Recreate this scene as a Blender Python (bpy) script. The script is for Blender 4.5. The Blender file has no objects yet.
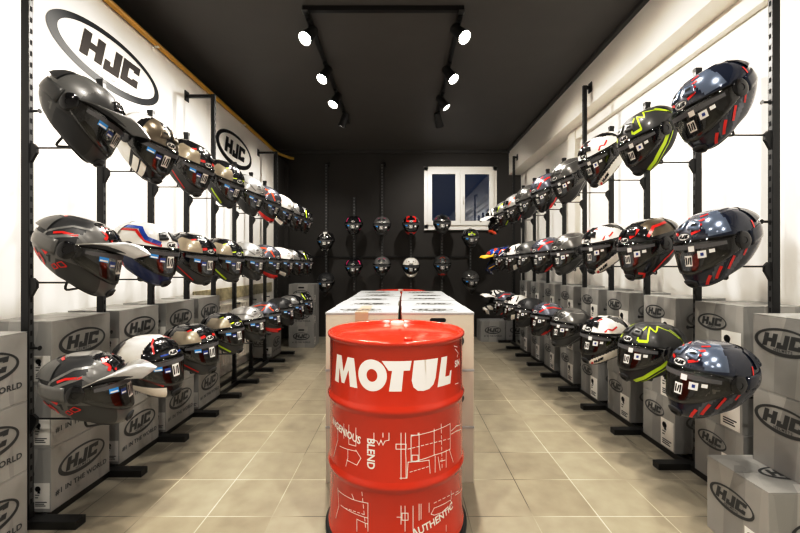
import bpy, bmesh, math, random
from mathutils import Vector, Matrix, Euler
random.seed(7)
C = bpy.context.collection
R = math.radians
sc = bpy.context.scene

# ------------------------------------------------------------------ materials
MATS = {}
def nt(name):
    m = bpy.data.materials.new(name); m.use_nodes = True
    t = m.node_tree; t.nodes.clear()
    return m, t
def mat(name, col, rough=0.5, metal=0.0, spec=0.5, coat=0.0, noise=0.0, nscale=40.0, emit=None, estr=0.0, bump=0.0):
    if name in MATS: return MATS[name]
    m, t = nt(name)
    o = t.nodes.new('ShaderNodeOutputMaterial'); b = t.nodes.new('ShaderNodeBsdfPrincipled')
    t.links.new(b.outputs[0], o.inputs[0])
    b.inputs['Base Color'].default_value = (*col, 1)
    b.inputs['Roughness'].default_value = rough
    b.inputs['Metallic'].default_value = metal
    b.inputs['Specular IOR Level'].default_value = spec
    b.inputs['Coat Weight'].default_value = coat
    b.inputs['Coat Roughness'].default_value = 0.04
    if emit:
        b.inputs['Emission Color'].default_value = (*emit, 1); b.inputs['Emission Strength'].default_value = estr
    if noise or bump:
        tc = t.nodes.new('ShaderNodeTexCoord'); n = t.nodes.new('ShaderNodeTexNoise')
        n.inputs['Scale'].default_value = nscale; n.inputs['Detail'].default_value = 4
        t.links.new(tc.outputs['Object'], n.inputs['Vector'])
        if noise:
            mx = t.nodes.new('ShaderNodeMix'); mx.data_type = 'RGBA'
            mx.inputs[6].default_value = (*[max(0, c * (1 - noise)) for c in col], 1)
            mx.inputs[7].default_value = (*[min(1, c * (1 + noise)) for c in col], 1)
            t.links.new(n.outputs['Fac'], mx.inputs[0]); t.links.new(mx.outputs[2], b.inputs['Base Color'])
        if bump:
            bp = t.nodes.new('ShaderNodeBump'); bp.inputs['Strength'].default_value = bump; bp.inputs['Distance'].default_value = 0.002
            t.links.new(n.outputs['Fac'], bp.inputs['Height']); t.links.new(bp.outputs[0], b.inputs['Normal'])
    MATS[name] = m
    return m

def floor_mat():
    m, t = nt('floor_tiles'); L = t.links.new
    o = t.nodes.new('ShaderNodeOutputMaterial'); b = t.nodes.new('ShaderNodeBsdfPrincipled'); L(b.outputs[0], o.inputs[0])
    g = t.nodes.new('ShaderNodeNewGeometry')
    mp = t.nodes.new('ShaderNodeMapping'); mp.inputs['Location'].default_value = (0.607 + 3.03, -1.754 + 6.06, 0)
    L(g.outputs['Position'], mp.inputs['Vector'])
    br = t.nodes.new('ShaderNodeTexBrick'); br.offset = 0; br.squash = 1
    br.inputs['Scale'].default_value = 1; br.inputs['Brick Width'].default_value = .303; br.inputs['Row Height'].default_value = .303
    br.inputs['Mortar Size'].default_value = .0022; br.inputs['Mortar Smooth'].default_value = .3; br.inputs['Bias'].default_value = 0
    br.inputs['Color1'].default_value = (.325, .292, .222, 1); br.inputs['Color2'].default_value = (.375, .342, .268, 1)
    L(mp.outputs[0], br.inputs['Vector'])
    nz = t.nodes.new('ShaderNodeTexNoise'); nz.inputs['Scale'].default_value = 1.3; L(g.outputs['Position'], nz.inputs['Vector'])
    rmp = t.nodes.new('ShaderNodeValToRGB'); rmp.color_ramp.elements[0].color = (.10, .085, .06, 1); rmp.color_ramp.elements[1].color = (.72, .66, .52, 1)
    rmp.color_ramp.elements[0].position = .42; rmp.color_ramp.elements[1].position = .58
    L(nz.outputs['Fac'], rmp.inputs[0]); L(rmp.outputs[0], br.inputs['Mortar'])
    n2 = t.nodes.new('ShaderNodeTexNoise'); n2.inputs['Scale'].default_value = 9; n2.inputs['Detail'].default_value = 6; L(g.outputs['Position'], n2.inputs['Vector'])
    mx = t.nodes.new('ShaderNodeMix'); mx.data_type = 'RGBA'; mx.blend_type = 'MULTIPLY'; mx.inputs[0].default_value = .35
    L(br.outputs['Color'], mx.inputs[6]); L(n2.outputs['Color'], mx.inputs[7])
    r2 = t.nodes.new('ShaderNodeValToRGB'); r2.color_ramp.elements[0].color = (.7, .7, .7, 1); r2.color_ramp.elements[1].color = (1.1, 1.1, 1.1, 1)
    L(n2.outputs['Fac'], r2.inputs[0]); L(r2.outputs[0], mx.inputs[7]); mx.inputs[0].default_value = 1
    L(mx.outputs[2], b.inputs['Base Color'])
    b.inputs['Roughness'].default_value = .42; b.inputs['Specular IOR Level'].default_value = .35
    bp = t.nodes.new('ShaderNodeBump'); bp.inputs['Strength'].default_value = .25; bp.inputs['Distance'].default_value = .002; bp.invert = True
    L(br.outputs['Fac'], bp.inputs['Height']); L(bp.outputs[0], b.inputs['Normal'])
    return m

def carton_mat(name, c0, c1, c2):
    """grey carton with faint slanting facets, as printed on the board"""
    m, t = nt(name); L = t.links.new
    o = t.nodes.new('ShaderNodeOutputMaterial'); b = t.nodes.new('ShaderNodeBsdfPrincipled'); L(b.outputs[0], o.inputs[0])
    tc = t.nodes.new('ShaderNodeTexCoord')
    vo = t.nodes.new('ShaderNodeTexVoronoi'); vo.feature = 'F1'; vo.distance = 'CHEBYCHEV'; vo.inputs['Scale'].default_value = 1
    mp = t.nodes.new('ShaderNodeMapping'); mp.inputs['Rotation'].default_value = (R(28), R(28), R(40)); mp.inputs['Scale'].default_value = (9, 9, 1.3)
    L(tc.outputs['Object'], mp.inputs['Vector']); L(mp.outputs[0], vo.inputs['Vector'])
    sp = t.nodes.new('ShaderNodeSeparateColor'); L(vo.outputs['Color'], sp.inputs[0])
    rp = t.nodes.new('ShaderNodeValToRGB'); rp.color_ramp.interpolation = 'LINEAR'
    rp.color_ramp.elements[0].color = (*c0, 1); rp.color_ramp.elements[1].color = (*c2, 1)
    e = rp.color_ramp.elements.new(.5); e.color = (*c1, 1)
    L(sp.outputs[0], rp.inputs[0]); L(rp.outputs[0], b.inputs['Base Color'])
    b.inputs['Roughness'].default_value = .48; b.inputs['Specular IOR Level'].default_value = .4
    return m

def visor_mat(name, tint, gloss=.14):
    m, t = nt(name); L = t.links.new
    o = t.nodes.new('ShaderNodeOutputMaterial'); tr = t.nodes.new('ShaderNodeBsdfTransparent'); gl = t.nodes.new('ShaderNodeBsdfGlossy')
    tr.inputs[0].default_value = (*tint, 1); gl.inputs['Roughness'].default_value = .03; gl.inputs[0].default_value = (.95, .95, .95, 1)
    lw = t.nodes.new('ShaderNodeLayerWeight'); lw.inputs[0].default_value = .35
    mr = t.nodes.new('ShaderNodeMapRange'); mr.inputs[3].default_value = gloss; mr.inputs[4].default_value = .55
    L(lw.outputs['Fresnel'], mr.inputs[0])
    mx = t.nodes.new('ShaderNodeMixShader'); L(mr.outputs[0], mx.inputs[0]); L(tr.outputs[0], mx.inputs[1]); L(gl.outputs[0], mx.inputs[2]); L(mx.outputs[0], o.inputs[0])
    return m

def ring_mat():
    """sticker ring that fades from near black to grey down its lower left"""
    m, t = nt('sticker_fade'); L = t.links.new
    o = t.nodes.new('ShaderNodeOutputMaterial'); b = t.nodes.new('ShaderNodeBsdfPrincipled'); L(b.outputs[0], o.inputs[0])
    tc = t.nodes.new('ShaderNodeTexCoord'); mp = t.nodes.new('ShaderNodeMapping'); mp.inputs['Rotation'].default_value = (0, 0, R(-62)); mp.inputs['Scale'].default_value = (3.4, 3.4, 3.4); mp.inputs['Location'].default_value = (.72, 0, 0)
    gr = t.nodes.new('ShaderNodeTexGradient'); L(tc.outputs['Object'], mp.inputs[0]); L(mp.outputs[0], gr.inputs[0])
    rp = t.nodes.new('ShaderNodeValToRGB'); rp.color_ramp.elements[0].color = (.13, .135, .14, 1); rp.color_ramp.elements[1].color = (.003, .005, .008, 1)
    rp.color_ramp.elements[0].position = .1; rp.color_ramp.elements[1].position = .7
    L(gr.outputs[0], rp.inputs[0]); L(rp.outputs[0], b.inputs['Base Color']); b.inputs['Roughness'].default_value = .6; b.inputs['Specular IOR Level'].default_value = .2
    return m

M = dict(
    floor=floor_mat(),
    white=mat('wall_white', (.88, .865, .83), .65, noise=.02, nscale=3, bump=.05),
    beam=mat('beam_cream', (.85, .82, .76), .6, noise=.02, nscale=4),
    black=mat('wall_black', (.045, .041, .037), .62, spec=.3, noise=.12, nscale=6, bump=.1),
    ceil=mat('ceiling_black', (.085, .078, .070), .5, spec=.35, noise=.1, nscale=5),
    greytrim=mat('trim_grey', (.05, .047, .043), .5),
    pipe=mat('pipe_yellow', (.62, .36, .045), .35),
    steel=mat('rack_black', (.0085, .0085, .0085), .42, spec=.45),
    strip=mat('rack_face', (.055, .056, .056), .4, spec=.5),
    slot=mat('slot_dark', (.002, .002, .002), .9),
    rubber=mat('rubber_black', (.012, .012, .012), .55),
    gloss=mat('gloss_black', (.006, .006, .007), .12, coat=.6),
    liner=mat('liner_fabric', (.06, .058, .053), .95, spec=.1, noise=.3, nscale=120),
    film=mat('visor_film', (.12, .12, .123), .3),
    stw=mat('sticker_white', (.82, .82, .80), .45),
    stb=mat('sticker_blue', (.05, .33, .72), .4),
    std=mat('sticker_navy', (.03, .07, .30), .4),
    str_=mat('sticker_red', (.55, .03, .03), .4),
    ink=mat('ink_black', (.004, .004, .004), .6, spec=.2),
    inkg=mat('ink_grey', (.045, .046, .045), .5),
    inkb=mat('ink_brown', (.030, .022, .018), .6, spec=.2),
    inkl=mat('ink_light', (.28, .28, .27), .5),
    card=carton_mat('carton_grey', (.30, .30, .29), (.38, .38, .368), (.48, .48, .465)),
    cream=mat('carton_cream', (.58, .54, .47), .6, noise=.03, nscale=10),
    lidw=mat('carton_lid', (.42, .43, .435), .4, noise=.03, nscale=14),
    tan=mat('tape_tan', (.50, .37, .27), .35),
    clear=mat('tape_clear', (.42, .42, .41), .2),
    red=mat('drum_red', (.55, .046, .013), .20, spec=.5, coat=.4, noise=.05, nscale=3),
    paintw=mat('drum_white', (.90, .86, .83), .4),
    bung=mat('bung_cream', (.72, .66, .58), .4),
    metal=mat('metal_grey', (.35, .35, .35), .3, metal=1),
    pvc=mat('window_pvc', (.80, .79, .76), .35),
    lens=mat('lamp_lens', (1, 1, 1), .3, emit=(1, .96, .88), estr=60),
    lensoff=mat('lamp_lens_dim', (.6, .6, .58), .25, emit=(1, .96, .88), estr=2.5),
    rad=mat('radiator_white', (.78, .75, .68), .4),
    stone=mat('stone_strip', (.42, .38, .25), .6, noise=.75, nscale=18),
    visor=visor_mat('visor_smoke', (.36, .355, .33), .085),
    dark_visor=visor_mat('visor_dark', (.10, .10, .10), .18),
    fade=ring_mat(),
    glass=visor_mat('pane_glass', (.75, .82, .9), .16),
    dusk=mat('dusk_backdrop', (.05, .075, .13), .9, emit=(.05, .085, .17), estr=.35),  # backdrop blue with dusk light put in as emission
)

# ------------------------------------------------------------------ mesh helpers
def link(name, me, parent=None, mats=None, loc=None, rot=None, smooth=False):
    o = bpy.data.objects.new(name, me); C.objects.link(o)
    if parent is not None: o.parent = parent
    if loc is not None: o.location = loc
    if rot is not None: o.rotation_euler = rot
    return o
def bm_mesh(bm, name, mats, smooth=False, angle=None):
    me = bpy.data.meshes.new(name); bm.normal_update(); bm.to_mesh(me); bm.free()
    for m in mats: me.materials.append(m)
    if smooth:
        me.polygons.foreach_set('use_smooth', [True] * len(me.polygons))
        if angle is not None: me.set_sharp_from_angle(angle=R(angle))
    return me
def box(bm, x0, x1, y0, y1, z0, z1, bev=0.0, mi=0, M4=None):
    vs = [bm.verts.new((x, y, z)) for x in (x0, x1) for y in (y0, y1) for z in (z0, z1)]
    idx = [(0, 1, 3, 2), (4, 6, 7, 5), (0, 4, 5, 1), (2, 3, 7, 6), (0, 2, 6, 4), (1, 5, 7, 3)]
    fs = [bm.faces.new([vs[i] for i in f]) for f in idx]
    for f in fs: f.material_index = mi
    if bev > 0:
        es = list({e for f in fs for e in f.edges})
        r = bmesh.ops.bevel(bm, geom=es, offset=bev, segments=2, affect='EDGES', profile=.7)
        for f in r['faces']: f.material_index = mi
        vs = list({v for f in r['faces'] for v in f.verts} | {v for v in vs if v.is_valid})
    if M4 is not None: bmesh.ops.transform(bm, matrix=M4, verts=[v for v in vs if v.is_valid])
    return vs
def tube(bm, pts, r, n=10, cap=True, mi=0):
    pts = [Vector(p) for p in pts]; rings = []
    for i, p in enumerate(pts):
        d = (pts[min(i + 1, len(pts) - 1)] - pts[max(i - 1, 0)]).normalized()
        a = d.orthogonal().normalized() if i == 0 else None
        if a is None:
            a = prev - d * prev.dot(d); a.normalize()
        prev = a; b = d.cross(a)
        rr = r[i] if isinstance(r, (list, tuple)) else r
        rings.append([bm.verts.new(p + (a * math.cos(2 * math.pi * k / n) + b * math.sin(2 * math.pi * k / n)) * rr) for k in range(n)])
    for i in range(len(rings) - 1):
        for k in range(n):
            f = bm.faces.new((rings[i][k], rings[i][(k + 1) % n], rings[i + 1][(k + 1) % n], rings[i + 1][k])); f.material_index = mi; f.smooth = True
    if cap:
        f = bm.faces.new(rings[0][::-1]); f.material_index = mi
        f = bm.faces.new(rings[-1]); f.material_index = mi
def round_path(pts, rad, n=6):
    pts = [Vector(p) for p in pts]; out = [pts[0]]
    for i in range(1, len(pts) - 1):
        a, b, c = pts[i - 1], pts[i], pts[i + 1]
        r = min(rad, (a - b).length * .45, (c - b).length * .45)
        p0 = b + (a - b).normalized() * r; p1 = b + (c - b).normalized() * r
        for k in range(n + 1):
            t = k / n; out.append(p0 * (1 - t) ** 2 + b * 2 * t * (1 - t) + p1 * t * t)
    out.append(pts[-1]); return out
def lathe(bm, prof, n=64, mi=0, cx=0, cy=0):
    rings = []
    for r, z in prof:
        if r < 1e-5: rings.append([bm.verts.new((cx, cy, z))])
        else: rings.append([bm.verts.new((cx + r * math.cos(2 * math.pi * k / n), cy + r * math.sin(2 * math.pi * k / n), z)) for k in range(n)])
    for a, b in zip(rings, rings[1:]):
        for k in range(n):
            k2 = (k + 1) % n
            if len(a) == 1: f = bm.faces.new((a[0], b[k], b[k2])) if len(b) > 1 else None
            elif len(b) == 1: f = bm.faces.new((a[k], a[k2], b[0]))
            else: f = bm.faces.new((a[k], a[k2], b[k2], b[k]))
            if f: f.material_index = mi; f.smooth = True
def poly(bm, pts, mi=0, z=0):
    f = bm.faces.new([bm.verts.new((x, y, z)) for x, y in pts]); f.material_index = mi; return f
def tag(o, label=None, cat=None, group=None, kind=None):
    if label: o['label'] = label
    if cat: o['category'] = cat
    if group: o['group'] = group
    if kind: o['kind'] = kind
    return o
def empty(name, loc=(0, 0, 0), rot=(0, 0, 0)):
    o = bpy.data.objects.new(name, None); C.objects.link(o); o.location = loc; o.rotation_euler = rot; o.empty_display_size = .1
    return o
def struct(name, m, boxes, bev=0):
    bm = bmesh.new()
    for b in boxes: box(bm, *b, bev=bev)
    return tag(link(name, bm_mesh(bm, name, [m])), kind='structure')

# ------------------------------------------------------------------ lettering
_T = {}
def text_geo(s, bold=.02, space=1.0):
    """flat letter outlines, cap height about 1, centred on x, baseline y = 0"""
    k = (s, bold, space)
    if k in _T: return _T[k]
    cu = bpy.data.curves.new('lettering', 'FONT'); cu.body = s; cu.size = 1.43; cu.align_x = 'CENTER'; cu.offset = bold; cu.space_character = space; cu.resolution_u = 3
    o = bpy.data.objects.new('lettering', cu); C.objects.link(o)
    dg = bpy.context.evaluated_depsgraph_get(); dg.update()
    ev = o.evaluated_get(dg); me = ev.to_mesh()
    g = ([(v.co.x, v.co.y) for v in me.vertices], [tuple(p.vertices) for p in me.polygons])
    ev.to_mesh_clear(); bpy.data.objects.remove(o); bpy.data.curves.remove(cu)
    _T[k] = g; return g
def put_text(bm, s, x, y, h, mi=0, z=0, bold=.02, rot=0, space=1.0, wide=1.0):
    vs, fs = text_geo(s, bold, space); c, n = math.cos(rot), math.sin(rot); out = []
    bv = [bm.verts.new((x + (a * wide * c - b * n) * h, y + (a * wide * n + b * c) * h, z)) for a, b in vs]
    for f in fs:
        try: q = bm.faces.new([bv[i] for i in f]); q.material_index = mi; out.append(q)
        except ValueError: pass
    return bv
HJ = [[(0, 0), (.34, 0), (.34, .36), (.62, .36), (.62, 0), (.96, 0), (.96, 1), (.62, 1), (.62, .64), (.34, .64), (.34, 1), (0, 1)],
      [(1.04, -.06), (1.80, -.06), (1.80, 1), (1.46, 1), (1.46, .24), (1.32, .24), (1.32, .40), (1.04, .40)],
      [(1.88, 0), (2.80, 0), (2.80, .36), (2.48, .36), (2.48, .28), (2.22, .28), (2.22, .72), (2.48, .72), (2.48, .64), (2.80, .64), (2.80, 1), (1.88, 1)]]
def hjc(bm, x, y, h, mi, z, shear=.22, wide=1.0):
    for L in HJ: poly(bm, [(x + ((px - 1.40) * wide + (py - .5) * shear) * h, y + (py - .5) * h) for px, py in L], mi, z)
def oval(bm, a, b, mi, z, n=40, cx=0, cy=0):
    poly(bm, [(cx + a * math.cos(2 * math.pi * k / n), cy + b * math.sin(2 * math.pi * k / n)) for k in range(n)], mi, z)
def oval_ring(bm, a, b, a2, b2, mi, z, n=48, dx=0, dy=0):
    o = [bm.verts.new((a * math.cos(2 * math.pi * k / n), b * math.sin(2 * math.pi * k / n), z)) for k in range(n)]
    i = [bm.verts.new((dx + a2 * math.cos(2 * math.pi * k / n), dy + b2 * math.sin(2 * math.pi * k / n), z)) for k in range(n)]
    for k in range(n):
        f = bm.faces.new((o[k], o[(k + 1) % n], i[(k + 1) % n], i[k])); f.material_index = mi

# printed marks on the cartons (shared mesh data)
def logo_print(name, ink, tagline=True, small=True):
    bm = bmesh.new()
    oval_ring(bm, .125, .058, .112, .046, 0, 0, dx=.003, dy=.003)
    hjc(bm, 0, .004, .056, 0, 0, wide=1.05)
    if small: put_text(bm, 'HELMETS', 0, -.040, .011, 0, 0, space=1.3)
    if tagline: put_text(bm, '#1 IN THE WORLD', 0, -.098, .021, 0, 0, bold=.03, space=1.08)
    return bm_mesh(bm, name, [ink])
P_LOGO = logo_print('carton_logo', M['inkg']); P_PLAIN = logo_print('carton_logo_plain', M['inkg'], False)
P_FAINT = logo_print('carton_logo_faint', mat('ink_faint', (.13, .13, .125), .5), False)
P_LID = logo_print('carton_logo_lid', M['inkg'], True)
def label_print(w, h):
    bm = bmesh.new()
    box(bm, -w / 2, w / 2, -h / 2, h / 2, 0, .0008)
    oval(bm, w * .17, h * .11, 1, .0012, 20, -w * .2, h * .27)
    poly(bm, [(-w * .22, h * .10), (-w * .05, h * .10), (-w * .08, h * .22), (-w * .2, h * .26)], 1, .0013)
    for i, (y, l) in enumerate(((.02, .25), (-.08, .18), (-.26, .7), (-.33, .55), (-.40, .62))):
        poly(bm, [(-w * .36, h * y), (-w * .36 + w * l, h * y), (-w * .36 + w * l, h * (y + .035)), (-w * .36, h * (y + .035))], 1, .0012)
    return bm_mesh(bm, 'carton_label', [M['stw'], M['ink']])
P_LAB = label_print(.085, .13)

FACE = {'+X': (Vector((1, 0, 0)), (R(90), 0, R(90))), '-X': (Vector((-1, 0, 0)), (R(90), 0, R(-90))),
        '-Y': (Vector((0, -1, 0)), (R(90), 0, 0)), '+Z': (Vector((0, 0, 1)), (0, 0, 0)), '+Zb': (Vector((0, 0, 1)), (0, 0, R(-90)))}
_CM = {}
def carton_mesh(dx, dy, dz, style):
    k = (dx, dy, dz, style)
    if k in _CM: return _CM[k]
    bm = bmesh.new()
    hx, hy = dx / 2, dy / 2
    if style == 'grey':
        box(bm, -hx, hx, -hy, hy, 0, dz - .0045, .003, 0)
        # two top flaps meeting in the middle
        box(bm, -hx, hx, -hy, -.0012, dz - .004, dz, .0015, 0); box(bm, -hx, hx, .0012, hy, dz - .004, dz, .0015, 0)
    else:
        box(bm, -hx, hx, -hy, hy, 0, dz - .012, .003, 0)
        box(bm, -hx - .002, hx + .002, -hy - .002, hy + .002, dz - .012, dz, .002, 1)
    me = bm_mesh(bm, 'carton', [M['card']] if style == 'grey' else [M['cream'], M['lidw']])
    _CM[k] = me; return me
def carton(x, y, z, dim, label, group, prints=(), style='grey', rz=0, slot=None, tape=None, cat='box'):
    """x, y: centre of the base"""
    dx, dy, dz = dim
    o = link('helmet_carton', carton_mesh(dx, dy, dz, style), loc=(x, y, z), rot=(0, 0, rz))
    tag(o, label, cat, group)
    for (me, face, u, v, s) in prints:
        n, rot = FACE[face]
        ex = {'+X': dx / 2, '-X': dx / 2, '-Y': dy / 2, '+Z': dz, '+Zb': dz}[face] + (.003 if style != 'grey' and face == '-Y' else .0012)
        right = Euler(rot).to_matrix() @ Vector((1, 0, 0)); up = Euler(rot).to_matrix() @ Vector((0, 1, 0))
        p = n * ex + right * u + up * v + (Vector((0, 0, dz / 2)) if not face.startswith('+Z') else Vector())
        c = link('printed_label' if me is P_LAB else 'printed_logo', me, o, loc=p, rot=rot); c.scale = (s, s, 1)
    if slot:
        bm = bmesh.new(); n = 12
        pts = [(.032 + .011 * math.cos(a), .011 * math.sin(a)) for a in [R(-90 + 180 * k / n) for k in range(n + 1)]]
        pts += [(-x_, -y_) for x_, y_ in pts]
        poly(bm, pts); c = link('hand_slot', bm_mesh(bm, 'hand_slot', [M['slot']]), o, loc=(0, -dy / 2 - .0012, dz - slot), rot=FACE['-Y'][1])
    if tape:
        bm = bmesh.new(); box(bm, -.035, .035, -dy / 2 - .004, -dy / 2 - .0028, dz - .075, dz + .001); box(bm, -.035, .035, -dy / 2 - .004, dy / 2, dz, dz + .0008)
        link('packing_tape', bm_mesh(bm, 'packing_tape', [tape]), o)
    return o

# ------------------------------------------------------------------ room
CAMZ = 1.16
def px2x(px, Y): return (px - 403) * Y / 378
def py2z(py, Y): return CAMZ + (266.5 - py) * Y / 378
XL, XR, YB, YF, ZC = -1.92, 1.95, 6.25, -2.4, 1.16 + 1.918
struct('floor', M['floor'], [(-2.4, 2.3, YF - .2, YB + .2, -.1, 0)])
struct('ceiling', M['ceil'], [(-2.6, 2.4, YF - .2, YB + .2, ZC, ZC + .1)])
struct('wall_left', M['white'], [(XL - .2, XL, YF, 5.61, 0, 2.86)])
struct('wall_left_upper', M['black'], [(-2.45, -2.25, YF, YB, 2.86, ZC), (-2.45, XL - .2, YF, YB, 2.80, 2.8599)])
struct('wall_left_dark', M['black'], [(XL - .2, XL, 5.6101, YB, 0, 2.86)])
struct('wall_right', M['white'], [(XR, XR + .2, YF, YB, 0, ZC)])
wx0, wx1, wz0, wz1 = px2x(424, YB), px2x(496.5, YB), py2z(229, YB), py2z(167, YB)
struct('wall_back', M['black'], [(-2.6, wx0, YB, YB + .2, 0, ZC), (wx1, 2.4, YB, YB + .2, 0, ZC), (wx0, wx1, YB, YB + .2, 0, wz0), (wx0, wx1, YB, YB + .2, wz1, ZC)])
struct('wall_front', mat('wall_front_grey', (.55, .53, .5), .7), [(-2.6, 2.4, YF - .2, YF, 0, ZC)])
struct('beam_right', M['beam'], [(1.75, XR, YF, YB, 1.16 + 1.51, ZC)], .004)
struct('trim_1', M['beam'], [(1.90, XR, YF, 4.2, 2.56, 2.67)], .003)
struct('column_right', M['beam'], [(1.885, XR, 4.15, 4.33, 0, 2.67)], .003)
struct('trim_2', M['greytrim'], [(-2.25, 1.75, YB - .05, YB, ZC - .05, ZC)], .004)
struct('trim_3', M['greytrim'], [(1.71, 1.75, YF, YB - .05, ZC - .03, ZC)], .003)
struct('column_left', M['black'], [(-1.92, -1.86, 5.64, 5.74, 0, 2.8), (-1.92, -1.86, 6.1, 6.2, 0, 2.8)], .004)
struct('trim_4', M['stone'], [(XL, XL + .012, 3.45, 5.5, .80, .93)], .002)
# yellow gas pipe along the top of the left wall
bm = bmesh.new()
pp = round_path([(-1.895, YF + .01, 2.868), (-1.895, 5.70, 2.868), (-1.76, 5.88, 2.848), (-1.70, 5.90, 2.845)], .1)
tube(bm, pp, .021, 12)
pipe = tag(link('gas_pipe', bm_mesh(bm, 'gas_pipe', [M['pipe']], True, 40)), 'yellow pipe running along the top edge of white left wall', 'pipe')
for yy in (1.3, 2.9, 4.5):
    bm = bmesh.new(); box(bm, -1.9195, -1.872, yy - .012, yy + .012, 2.842, 2.848, .001); box(bm, -1.9195, -1.917, yy - .012, yy + .012, 2.82, 2.86)
    link('pipe_clip', bm_mesh(bm, 'pipe_clip', [M['beam']]), pipe)

# wall sticker ovals
def wall_sticker(yc, zc, a, b, ringm, letm, label, hel):
    root = empty('wall_sticker', (XL + .002, yc, zc), (R(90), 0, R(90)))
    tag(root, label, 'wall sticker')
    bm = bmesh.new(); oval_ring(bm, a, b, a * .875, b * .78, 0, 0, 72, a * .02, b * .05); link('oval_ring', bm_mesh(bm, 'oval_ring', [ringm]), root)
    bm = bmesh.new(); hjc(bm, 0, .022 if hel else .01, b * .88, 0, .0004, shear=.24, wide=1.06); link('logo_lettering', bm_mesh(bm, 'logo_lettering', [letm]), root)
    if hel:
        bm = bmesh.new(); put_text(bm, 'HELMETS', .0, -.128, .034, 0, .0004, bold=.0, space=1.7); link('small_lettering', bm_mesh(bm, 'small_lettering', [M['inkl']]), root)
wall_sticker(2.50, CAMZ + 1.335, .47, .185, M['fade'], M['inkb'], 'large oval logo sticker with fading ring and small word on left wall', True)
wall_sticker(4.33, CAMZ + 1.325, .455, .19, M['ink'], M['ink'], 'black oval logo sticker on left wall near the back corner', False)

# radiator on the left wall behind the rack
rad = empty('panel_radiator', (XL, 4.01, .1)); tag(rad, 'white ribbed panel radiator low on left wall behind rack', 'radiator')
bm = bmesh.new()
for k in range(18):
    y0 = -.56 + k * .062; box(bm, .035, .085, y0 + .004, y0 + .058, .03, .64, .012)
box(bm, .045, .075, -.555, .55, .04, .63)
link('ribbed_panel', bm_mesh(bm, 'ribbed_panel', [M['rad']]), rad)
bm = bmesh.new(); box(bm, .03, .09, -.57, .565, .64, .665, .004); link('top_grille', bm_mesh(bm, 'top_grille', [M['rad']]), rad)
for s in (-.4, .4):
    bm = bmesh.new(); box(bm, .001, .05, s - .02, s + .02, .1, .5, .003); link('wall_bracket', bm_mesh(bm, 'wall_bracket', [M['rad']]), rad)

# window
wx0, wx1, wz0, wz1 = px2x(424, YB), px2x(496.5, YB), py2z(229, YB), py2z(167, YB)
win = empty('window_1', (0, YB, 0)); tag(win, 'white two-sash window in the black back wall', kind='structure')
bm = bmesh.new()
for b in ((wx0, wx1, wz1 - .07, wz1), (wx0, wx1, wz0, wz0 + .07), (wx0, wx0 + .07, wz0, wz1), (wx1 - .07, wx1, wz0, wz1)): box(bm, b[0], b[1], -.03, .06, b[2], b[3], .004)
link('window_frame', bm_mesh(bm, 'window_frame', [M['pvc']]), win)
bm = bmesh.new(); box(bm, wx0 - .005, wx1 + .005, -.06, -.001, wz0 - .022, wz0 - .001, .005); link('window_sill', bm_mesh(bm, 'window_sill', [M['pvc']]), win)
xm = (wx0 + wx1) / 2 - .01
for i, (a, b) in enumerate(((wx0 + .055, xm), (xm + .004, wx1 - .055))):
    bm = bmesh.new(); t = .075; z0, z1 = wz0 + .055, wz1 - .055
    for q in ((a, b, z1 - t, z1), (a, b, z0, z0 + t), (a, a + t, z0 + t, z1 - t), (b - t, b, z0 + t, z1 - t)): box(bm, q[0], q[1], -.055, -.005, q[2], q[3], .005)
    s = link('window_sash', bm_mesh(bm, 'window_sash', [M['pvc']]), win)
    bm = bmesh.new(); box(bm, a + t - .005, b - t + .005, -.034, -.028, z0 + t - .005, z1 - t + .005); link('window_pane', bm_mesh(bm, 'window_pane', [M['glass']]), s)
    if i == 1:
        bm = bmesh.new(); box(bm, a + .025, a + .05, -.075, -.055, .5 * (z0 + z1) - .03, .5 * (z0 + z1) + .03, .004); tube(bm, [(a + .037, -.075, .5 * (z0 + z1)), (a + .037, -.095, .5 * (z0 + z1)), (a + .037, -.095, .5 * (z0 + z1) - .11)], .008, 8)
        link('window_handle', bm_mesh(bm, 'window_handle', [M['pvc']]), s)
# backdrop added outside the window, its own glow stands for dusk light
struct('exterior_backdrop', M['dusk'], [(-.6, 3.2, 8.6, 8.7, 0, 4.2)])

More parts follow.
